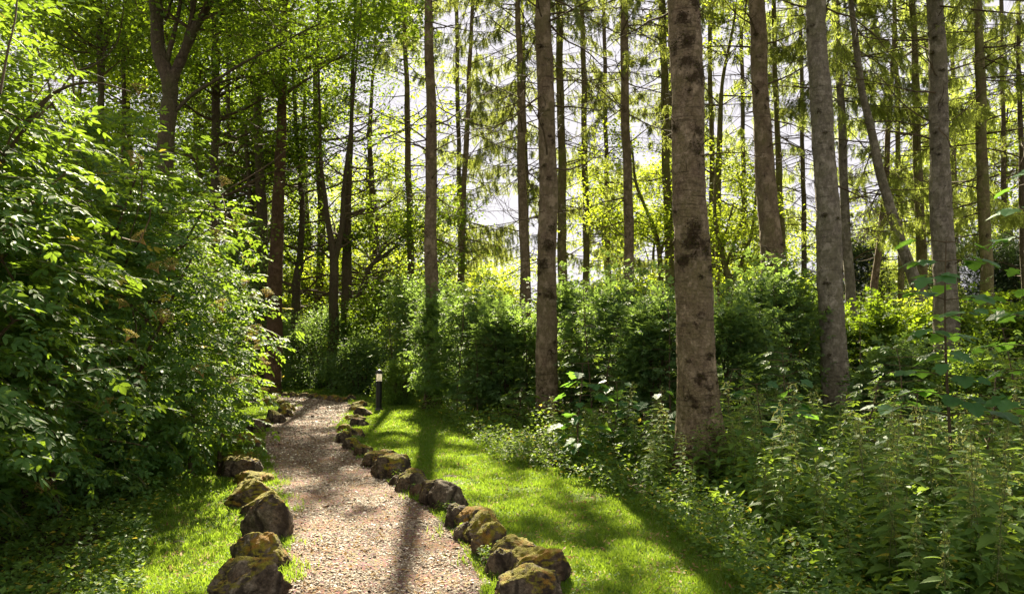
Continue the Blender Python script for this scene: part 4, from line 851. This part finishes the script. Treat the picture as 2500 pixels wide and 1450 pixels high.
SH = [
 ('dark dense shrub behind the far arc of stones', 800, 24.5, 775, 260, 'shrub', 480, .085), ('dark shrub right of the straight brown trunk', 715, 26, 790, 150, 'shrub', 300, .085),
 ('bright leafy shrub behind the bollard lamp', 950, 24, 700, 230, 'broad', 480, .085), ('tall pale green shrub behind the slim brown trunk', 1040, 21.5, 690, 220, 'shrub', 480, .08),
 ('low flowery shrub right beside the bollard lamp', 985, 18.6, 895, 110, 'weed', 260, .05), ('ivy like shrub wrapped round the foot of the slim brown trunk', 1055, 17.2, 750, 70, 'shrub', 300, .05),
 ('wide airy shrub right of the slim brown trunk', 1160, 16.3, 735, 210, 'shrub', 560, .06), ('airy shrub with thin dark stems left of the straight grey trunk', 1240, 15, 770, 200, 'shrub', 520, .06),
 ('low sunlit shrub at the lawn edge before the straight grey trunk', 1270, 12.6, 1065, 150, 'weed', 260, .04), ('dark shrub behind the straight grey trunk', 1400, 16.5, 720, 230, 'shrub', 520, .065),
 ('broad dark shrub between the straight grey and thickest trunks', 1510, 14.2, 715, 260, 'shrub', 700, .06), ('dark shrub just left of the thickest trunk', 1600, 12.4, 745, 180, 'shrub', 520, .058),
 ('deep green shrub just right of the thickest trunk', 1800, 12.2, 760, 190, 'shrub', 560, .055), ('tall bright shrub in front of the brown grey trunk', 1890, 13.6, 675, 230, 'shrub', 640, .06),
 ('fresh green shrub left of the smooth pale trunk', 1960, 15.5, 720, 200, 'broad', 480, .065), ('sunny shrub right of the smooth pale trunk', 2130, 15.5, 770, 190, 'broad', 460, .065),
 ('sunny low shrub below the crossing trunks', 2230, 18, 745, 240, 'yellowgreen', 460, .075), ('sunny low shrub behind the sycamore sapling', 2370, 17, 755, 240, 'broad', 480, .07),
 ('bright shrub at the right edge under the golden trees', 2480, 14.5, 765, 200, 'broad', 460, .065), ('rounded shrub low in the right undergrowth', 2190, 11.5, 885, 200, 'shrub', 460, .055),
 ('leafy shrub behind the sunlit nettles', 2400, 10.5, 870, 230, 'weed', 520, .055), ('shrub low behind the foot of the smooth pale trunk', 2040, 11.5, 1020, 200, 'shrub', 380, .05),
 ('distant sunny shrub glowing behind the left spruces', 1090, 30, 690, 220, 'yellowgreen', 380, .11), ('distant sunny shrub in the gap beside the olive trunk', 1210, 29, 700, 200, 'yellowgreen', 340, .11),
 ('distant sunny shrub behind the greenish trunk', 1400, 30, 710, 240, 'broad', 360, .11), ('distant sunny shrub behind the clean brown pole', 1560, 29, 690, 240, 'yellowgreen', 360, .11),
 ('distant sunny shrub between the right trunks', 1740, 28, 700, 230, 'yellowgreen', 360, .10), ('distant shrub behind the brown grey trunk', 1900, 27, 690, 240, 'yellowgreen', 360, .10),
 ('shrub hanging beside the left foot of the brown trunk', 585, 22.5, 560, 100, 'shrub', 420, .07), ('sunny leafy shrub glowing behind the V shaped trunks', 850, 31, 610, 330, 'yellowgreen', 480, .12), ('sunny shrub glowing between the crooked and straight brown trunks', 735, 33, 640, 220, 'yellowgreen', 360, .12), ('sunny shrub behind the curved low limbs', 955, 30, 640, 260, 'yellowgreen', 420, .12),
 ('shrub in the shade left of the far arc', 700, 28, 850, 240, 'shrub', 300, .09),
 ('low shrub behind the lawn at the end of the path', 880, 22, 850, 160, 'shrub', 300, .075)]
for i, (lb, px_, D, ty, wp, lf, nc, sz) in enumerate(SH):
    near = D < 20 and lf in ('shrub', 'broad') and sz >= .05
    shrub(lb, px_, D, ty, wp, lf, i, nc, 8 if near else 20, sz*2.7 if near else sz*1.15, sig=.13 if D < 20 else .2, tmpl=ELDER if near else LEAF if D < 16 else LEAF_S)
# dark conifers and the low dark thicket at the right
GD = 'dark conifers behind the right trunks'
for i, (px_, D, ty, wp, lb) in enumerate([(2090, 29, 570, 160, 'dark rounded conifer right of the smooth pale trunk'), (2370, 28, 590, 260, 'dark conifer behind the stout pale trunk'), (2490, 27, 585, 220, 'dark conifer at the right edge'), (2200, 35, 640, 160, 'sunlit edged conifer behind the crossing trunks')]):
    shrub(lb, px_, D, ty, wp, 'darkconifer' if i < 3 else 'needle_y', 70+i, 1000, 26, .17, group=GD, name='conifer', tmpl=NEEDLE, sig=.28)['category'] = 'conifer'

# ------------------------------------------------------------------ elder bushes on the left
def umbel(rg):
    mb = MB(); n = 190; th = rg.uniform(0, 2*PI, n); r_ = rg.uniform(0, 1, n)**.5*.075; P = np.stack([r_*np.cos(th), r_*np.sin(th), .03 - 4*r_*r_ + rg.normal(0, .006, n)], -1)
    scatter(mb, *LEAF_S, P, rand_frames(rg, n, droop=0, tilt=1), rg.uniform(.008, .015, n), rg.uniform(0, 1, n))
    for k in range(12):
        t_ = k*2*PI/12; V, F = tube([[0, 0, -.09], [.02*math.cos(t_), .02*math.sin(t_), -.03], [.06*math.cos(t_), .06*math.sin(t_), .012]], [.0018, .0013, .0009], 3); mb.add(V, F, .9)
    return mb.data('flower_cluster', M['umbel'])
UM = [umbel(np.random.default_rng(s)) for s in range(4)]
def elder(label, c, rad, n, size, seed, arcs=(), thin_top=0., group='elder bushes along the left of the path', leafm='elder', umb=12):
    rg = np.random.default_rng(seed+300); c = np.array(c, float); rad = np.array(rad, float); base = np.array([c[0], c[1], 0])
    t = empty('elder_bush', tuple(base), label, 'bush', group)
    # sprays: each a drooping twig with leaves in opposite pairs
    ns = n//7; d = rg.normal(size=(ns*2, 3)); d /= np.linalg.norm(d, axis=1)[:, None]
    r_ = rg.uniform(.30, 1.0, ns*2)**.5*(1+.15*sno(d+seed, 1.1, 1)+.08*sno(d+seed, .45, 2))
    P = c + d*r_[:, None]*rad; ok = (P[:, 2] > .25) & (sno(P, .9, 8) > -.8)
    ok &= ~((P[:, 2] < .9) & (P[:, 0] > c[0]+rad[0]*(.45+.4*P[:, 2])))
    P = P[ok][:ns]; d = d[ok][:ns]; ns = len(P)
    wd = MB(); O, Dd, Nn, A = [], [], [], []
    for i in range(ns):
        dr = d[i]*[1, 1, .3] + rg.normal(size=3)*[.45, .45, .25]; L_ = rg.uniform(.25, .5); q = wobble(P[i]-dr*.15, dr, L_, 4, rg, .25, -.5)
        if i % 2 == 0: V, F = tube(q, [.005, .004, .003, .0025, .0015], 3); wd.add(V, F, .2)
        sh = rg.normal(0, .15)
        for k in range(1, 5):
            ax = q[k]-q[k-1]; ax /= np.linalg.norm(ax); sd = np.cross(ax, [0, 0, 1]); sd /= np.linalg.norm(sd)+1e-6
            for sg in ((-1, 1) if k < 4 else (0,)):
                O.append(q[k]); Dd.append(ax*.6 + sd*sg*.9 + [0, 0, -.12] + rg.normal(size=3)*.2); Nn.append(np.array([0, 0, 1.]) + d[i]*.35 + rg.normal(size=3)*.28); A.append(sh)
    O = np.array(O); kk = keep_canopy(O) | (rg.uniform(size=len(O)) < .55); O = O[kk]; Dd = np.array(Dd)[kk]; Nn = np.array(Nn)[kk]; A = np.array(A)[kk]; m_ = len(O); lm = MB()
    scatter(lm, *ELDER, O, frames(np.array(Dd), np.array(Nn)), rg.uniform(.55, 1.3, m_)*size, np.clip(.48+np.array(A)+rg.normal(0, .17, m_), 0, .955) + (rg.uniform(size=m_) < .012)*.5)
    st = MB()
    for i in range(14 if rad[2] > 1.5 else 3):
        th = rg.uniform(0, 2*PI); p = base+[math.cos(th)*.3, math.sin(th)*.3, -.05]; tg = c + np.array([math.cos(th)*rad[0]*.8, math.sin(th)*rad[1]*.8, rg.uniform(-.1, .75)*rad[2]])
        q = np.stack([p*(1-s_)+tg*s_+np.array([0, 0, .5*math.sin(s_*PI)]) for s_ in np.linspace(0, 1, 9)]) + rg.normal(size=(9, 3))*.03
        V, F = tube(q, np.linspace(.028, .006, 9), 6); st.add(V, F, .2)
        for k in range(6):
            j = rg.integers(3, 9); q2 = wobble(q[j], rg.normal(size=3)+d[i]*.5, rg.uniform(.4, 1.), 5, rg, .3, 0); V, F = tube(q2, np.linspace(.009, .003, 6), 4); st.add(V, F, .2)
    for (Pa, Ra) in arcs:
        V, F = tube(smooth_line(Pa, 24), np.interp(np.linspace(0, 1, 24), [0, 1], Ra), 7); st.add(V, F, .2)
    link('stems', st.data('stems', M['twig'], base), t); link('twigs', wd.data('twigs', M['stem'], base), t); link('foliage', lm.data('foliage', M[leafm], base), t)
    k = 0
    while k < umb:
        i = rg.integers(0, ns)
        if P[i][0] > c[0]+.2*rad[0] and np.linalg.norm((P[i]-c)/rad) > .85:
            o = link('flower_cluster', UM[k % 4], t, tuple(P[i]+d[i]*.22-base+[0, 0, .12])); o.rotation_euler = (rg.uniform(-.6, .6), rg.uniform(0, .8), rg.uniform(0, 6)); s_ = rg.uniform(.6, 1.25); o.scale = (s_, s_, s_*.9); k += 1
    return t
arc1 = (np.array([at(60, 305, 5.5), at(110, 245, 5.5), at(170, 210, 5.5), at(240, 203, 5.5), at(320, 225, 5.5)]), (.016, .005))
arc2 = (np.array([at(0, 230, 4.4), at(20, 120, 4.5), at(38, 40, 4.6), at(45, -60, 4.7)]), (.008, .004))
elder('nearest huge elder bush filling the left edge with dark glossy leaves', (-4.55, 5.0, 2.0), (1.95, 2.0, 2.5), 16000, .175, 1, (arc1, arc2), umb=14)
elder('elder bush with drooping sunlit twigs reaching over the mossy stones', (-4.55, 8.2, 1.8), (1.85, 1.9, 2.15), 17000, .165, 2, umb=34)
elder('elder bush in the gap behind the sunlit one, beside the upper left stones', (-5.95, 11.6, 1.7), (2.0, 1.9, 1.95), 12500, .165, 3, umb=16)
elder('last elder bush of the left row, near the straight brown trunk', (-7.75, 15.6, 2.0), (2.0, 2.0, 2.4), 7500, .18, 4, umb=6)
elder('low elder spray hanging over the stones at the narrow part of the path', (-3.6, 9.4, .75), (.65, 1.0, .65), 1200, .17, 6, umb=8)
elder('small low elder growth at the left lawn edge', (-4.0, 7.2, .5), (.85, 1.0, .55), 900, .15, 5, umb=2)

# ------------------------------------------------------------------ saplings, nettles, foreground plants
def sapling(label, px_, D, topy, spread, size, nl, seed, basey=None, leaf='maple', tmpl=LOBED, group='young sycamores among the undergrowth', lean=0., zlow=.35):
    rg = np.random.default_rng(seed+700); x = (px_-CX)/FPX*D; H = EYE+(HOR-topy)/FPX*D; base = np.array([x, D, 0.])
    t = empty('sycamore_sapling', tuple(base), label, 'sapling', group); mb = MB()
    q = np.stack([base + [lean*s_*s_ + .03*math.sin(5*s_+seed), .03*math.cos(4*s_), H*s_] for s_ in np.linspace(0, 1, 12)]); V, F = tube(q, np.linspace(.013, .003, 12)*(1+H*.15), 7); mb.add(V, F, .2)
    O, Dd, Nn = [], [], []
    for z in np.linspace(zlow, .99, nl):
        p = np.array([np.interp(z, np.linspace(0, 1, 12), q[:, c]) for c in range(3)]); th0 = rg.uniform(0, PI)
        for s_ in (0, PI):
            th = th0+s_+rg.normal(0, .3); L_ = spread*rg.uniform(.35, 1.05)*(1.15-z*.75); d = np.array([math.cos(th), math.sin(th), .35]); q2 = wobble(p, d, L_, 5, rg, .15, -.5); V, F = tube(q2, np.linspace(.005, .002, 6), 4); mb.add(V, F, .2)
            for k in range(3, 6) if L_ > .18 else (5,):
                for s2 in ((-1, 1) if k < 5 else (0,)):
                    ax = q2[k]-q2[k-1]; ax /= np.linalg.norm(ax); sd = np.cross(ax, [0, 0, 1]); pe = ax*.5+sd*s2*.9+[0, 0, .12]; pe /= np.linalg.norm(pe); e = q2[k]+pe*size*.45
                    V, F = tube([q2[k], e], [.0015, .001], 3); mb.add(V, F, .5); O.append(e); Dd.append(pe*[1, 1, .2]+[0, 0, -.35]+rg.normal(size=3)*.12); Nn.append([rg.normal(0, .22), rg.normal(0, .22), 1.])
    O = np.array(O); m_ = len(O); lm = MB(); sz = rg.uniform(.6, 1.2, m_)*size; scatter(lm, *tmpl, O, frames(np.array(Dd), np.array(Nn)), np.stack([sz, sz, sz], -1), rg.uniform(.1, .9, m_))
    link('stem', mb.data('stem', M['twig'], base), t); link('foliage', lm.data('foliage', M[leaf], base), t); return t
sapling('tall sycamore sapling with broad dark leaves at the right', 2308, 6.2, 585, .62, .15, 10, 1, lean=.02, zlow=.42)
sapling('thin sycamore sapling cut by the right edge', 2530, 6.0, 440, .45, .15, 9, 2, lean=-.05, zlow=.4)
sapling('young sycamore in front of the straight grey trunk, drooping sunlit leaves', 1415, 9.6, 885, .42, .15, 9, 3, zlow=.2)
sapling('young sycamore between the straight grey and thickest trunks', 1500, 10.2, 930, .42, .14, 8, 4, zlow=.2)
sapling('young sycamore tight against the left of the thickest trunk', 1612, 9.3, 955, .36, .14, 7, 5, zlow=.25)
sapling('young sycamore right of the thickest trunk', 1850, 8.8, 935, .42, .15, 8, 6, zlow=.25)
sapling('young sycamore in front of the smooth pale trunk', 1925, 8.8, 935, .45, .15, 8, 7, zlow=.25)
sapling('bushy sycamore seedling under the tall sapling', 2230, 7.4, 960, .40, .14, 7, 8, zlow=.3)

for k, (px_, D, ty, lb) in enumerate([(1260, 13.2, 950, 'loose young elder at the lawn edge left of the straight trunk'), (1590, 9.6, 1000, 'young elder left of the foot of the thickest trunk'), (1770, 10.3, 900, 'young elder behind the right side of the thickest trunk'),
      (1925, 10.0, 860, 'young elder in front of the brown grey trunk'), (2110, 8.6, 930, 'young elder right of the foot of the smooth pale trunk'), (2200, 9.8, 850, 'tall young elder between the smooth pale trunk and the big sapling'),
      (2400, 8.2, 880, 'young elder right of the big sapling'), (2470, 9.5, 800, 'tall young elder near the right edge'), (2290, 11.5, 790, 'slim young elder in front of the stout pale trunk'), (1700, 11.5, 800, 'tall thin elder directly behind the thickest trunk'), (1480, 12.2, 800, 'tall thin elder in front of the broad dark shrub'), (1170, 14.5, 830, 'tall thin elder in front of the wide airy shrub'), (1120, 15.2, 700, 'leggy elder rising between the slim brown trunk and the wide airy shrub'), (1285, 14.6, 720, 'leggy elder against the left side of the straight trunk'), (1390, 14.0, 760, 'leggy elder against the right side of the straight trunk'),
      (1440, 13.0, 690, 'tallest leggy elder in the gap right of the straight trunk'), (1560, 13.0, 700, 'leggy elder topping the shrubs below the clean brown pole'), (1640, 11.8, 730, 'leggy elder touching the left edge of the thickest trunk'), (1770, 12.4, 690, 'leggy elder topping the shrub right of the thickest trunk'), (1950, 13.2, 720, 'leggy elder against the left side of the smooth pale trunk'),
      (2090, 13.0, 740, 'leggy elder right of the smooth pale trunk'), (960, 20.5, 760, 'leggy elder behind the bollard lamp'), (1010, 19, 800, 'leggy elder between the bollard lamp and the slim brown trunk')]):
    for q_ in (0,):
        o = sapling(lb, px_, D, ty, .55, .17, 13, 30+k, leaf='shrub' if k % 2 else 'weed', tmpl=ELDER, group='young elders in the undergrowth', lean=.1*(-1)**k, zlow=.15); o.name = 'elder_sapling'

def nettle_mesh(seed, H):
    rg = np.random.default_rng(seed+40); lean = rg.normal(size=2)*.08; q = np.stack([[lean[0]*s_*s_, lean[1]*s_*s_, H*s_] for s_ in np.linspace(0, 1, 8)])
    st = MB(); V, F = tube(q, np.linspace(.0042, .0016, 8), 5); st.add(V, F, .4); O, Dd, Nn, Sz = [], [], [], []; ck = MB()
    zs = np.arange(.12, H, .062); th = rg.uniform(0, PI)
    for i, z in enumerate(zs):
        u = z/H; th += PI/2+rg.normal(0, .12); p = np.array([np.interp(z, q[:, 2], q[:, 0]), np.interp(z, q[:, 2], q[:, 1]), z]); s_ = (.170*(1-u)**.45+.03)*(.55 if u < .2 else 1)
        for sg in (0, PI):
            a = th+sg; d = np.array([math.cos(a), math.sin(a), .15-.35*(1-u)+rg.normal(0, .1)]); O.append(p+d*.02); Dd.append(d); Nn.append([rg.normal(0, .15), rg.normal(0, .15), 1]); Sz.append(s_*rg.uniform(.85, 1.15))
            if u > .55:
                for k in range(2):
                    dd = np.array([math.cos(a+.6*k-.3), math.sin(a+.6*k-.3), -.2]); e = wobble(p, dd, rg.uniform(.04, .09), 4, rg, .2, -1.6); m_ = 9
                    PP = np.array([[np.interp(v_, range(5), e[:, c]) for c in range(3)] for v_ in np.linspace(.6, 4, m_)]); scatter(ck, *LEAF_S, PP, rand_frames(rg, m_, droop=.6, tilt=1), np.full(m_, .012), rg.uniform(0, 1, m_))
    lm = MB(); m_ = len(O); a = rg.uniform(.1, .9, m_); a[rg.uniform(size=m_) < .015] = 1.
    scatter(lm, *NETL, np.array(O), frames(np.array(Dd), np.array(Nn)), np.array(Sz), a)
    return st.data('stem', M['stem']), lm.data('leaves', M['nettle']), (ck.data('catkins', M['catkin']) if ck.v else None)
NM = [nettle_mesh(s, h) for s, h in enumerate([.95, 1.05, .85, .75, 1.0, .65, .9, .55])]
def nettle(x, y, k, s_, rz, label, group='nettles in the bed on the right'):
    t = empty('nettle', (x, y, 0), label, 'nettle', group); t.rotation_euler = (0, 0, rz); t.scale = (s_, s_, s_)
    for nm, me in zip(('stem', 'leaves', 'catkins'), NM[k]):
        if me: link(nm, me, t)
rg = np.random.default_rng(77)
NE = [((2325, 1052), 5.6, 'tall sunlit nettle with bright hanging catkins, left of the sunlit trio'), ((2368, 1046), 5.7, 'tallest sunlit nettle at the middle of the sunlit trio'), ((2402, 1130), 5.3, 'shorter sunlit nettle at the right of the sunlit trio'),
      ((1680, 1130), 6.9, 'pale lit nettle in front of the foot of the thickest trunk'), ((2265, 1075), 6.0, 'shaded tall nettle just left of the sunlit trio')]
for k, ((px_, py_), D, lb) in enumerate(NE):
    p = at(px_, py_, D); nettle(p[0], D, k % 2, p[2]/[.95, 1.05][k % 2], k*1.3, lb)
cnt = 0
while cnt < 285:
    y = rg.uniform(3.6, 10.5); xe = np.interp(y, LAWN_R[:140, 1], LAWN_R[:140, 0]); x = xe+.28+rg.uniform(0, 1)**.9*(y*.66+.6-xe)
    if x < xe+.25 or x > y*.68+.3: continue
    px_ = topix(np.array([x, y, 0.]))[0]; d_ = x-xe
    s_ = rg.uniform(.66, 1.12)*np.clip(.5+d_*.7, .5, 1.0)
    if math.hypot(x-at(1706, 1080, 8.4)[0], y-8.4) < .36: continue
    lb = ('green nettle in the front bed at the lower right' if y < 5.4 else 'nettle in the middle of the shaded bed right of the lawn' if y < 7.6 else 'nettle at the back of the bed around the thickest trunk')
    nettle(x, y, int(rg.integers(0, 8)), s_, rg.uniform(0, 6.28), lb); cnt += 1
bt = at(1706, 1080, 8.4)
for k in range(16):
    th = -PI/2 + rg.uniform(-1.5, 1.5); r_ = rg.uniform(.36, .75); nettle(bt[0]+r_*math.cos(th), 8.4+r_*math.sin(th), int(rg.choice([0, 1, 2, 4, 6])), rg.uniform(.6, .85), rg.uniform(0, 6), 'nettle crowding the foot of the thickest trunk')
# broad weeds between the nettles
mb = MB(); n = 15000; y = rg.uniform(3.4, 11, n); xe = np.interp(y, LAWN_R[:140, 1], LAWN_R[:140, 0]); x = xe+.1+rg.uniform(0, 1, n)*(y*.68+1-xe)
P = np.stack([x, y, 0*x], -1); P[:, 2] = rg.uniform(.05, 1, n)**1.0*np.clip(.12+(x-xe)*.45, .1, .5)*(1+.4*sno(P, .9, 3))
s_ = rg.uniform(.04, .085, n); aa = rg.uniform(0, .95, n); aa[rg.uniform(size=n) < .008] = 1
scatter(mb, *LEAF, P, rand_frames(rg, n, droop=.25, tilt=.4), s_, aa)
tag(link('weeds', mb.data('weeds', M['weed'])), 'tangled low weeds filling the bed between the nettles', 'weeds', kind='stuff')
# distant woodland mass
mb = MB(); n = 60000; th = rg.uniform(-.9, .9, n); r_ = rg.uniform(62, 78, n); P = np.stack([r_*np.sin(th), r_*np.cos(th), rg.uniform(0, 1, n)], -1)
P[:, 2] *= 2.9 + 1.4*sno(P*[1, 1, 0], 14, 4) + np.clip(-P[:, 0]*.12, 0, 6) + np.clip(P[:, 0]*.05-1, 0, 3)
scatter(mb, *LEAF_S, P, rand_frames(rg, n, tilt=.8), rg.uniform(.35, .7, n), rg.uniform(0, 1, n))
tag(link('distant_woodland', mb.data('distant_woodland', M['yellowgreen'])), 'low bright woodland far beyond the trunks', 'woodland', kind='stuff')
print('objects', len(bpy.data.objects), 'polys', sum(len(m_.polygons) for m_ in bpy.data.meshes))
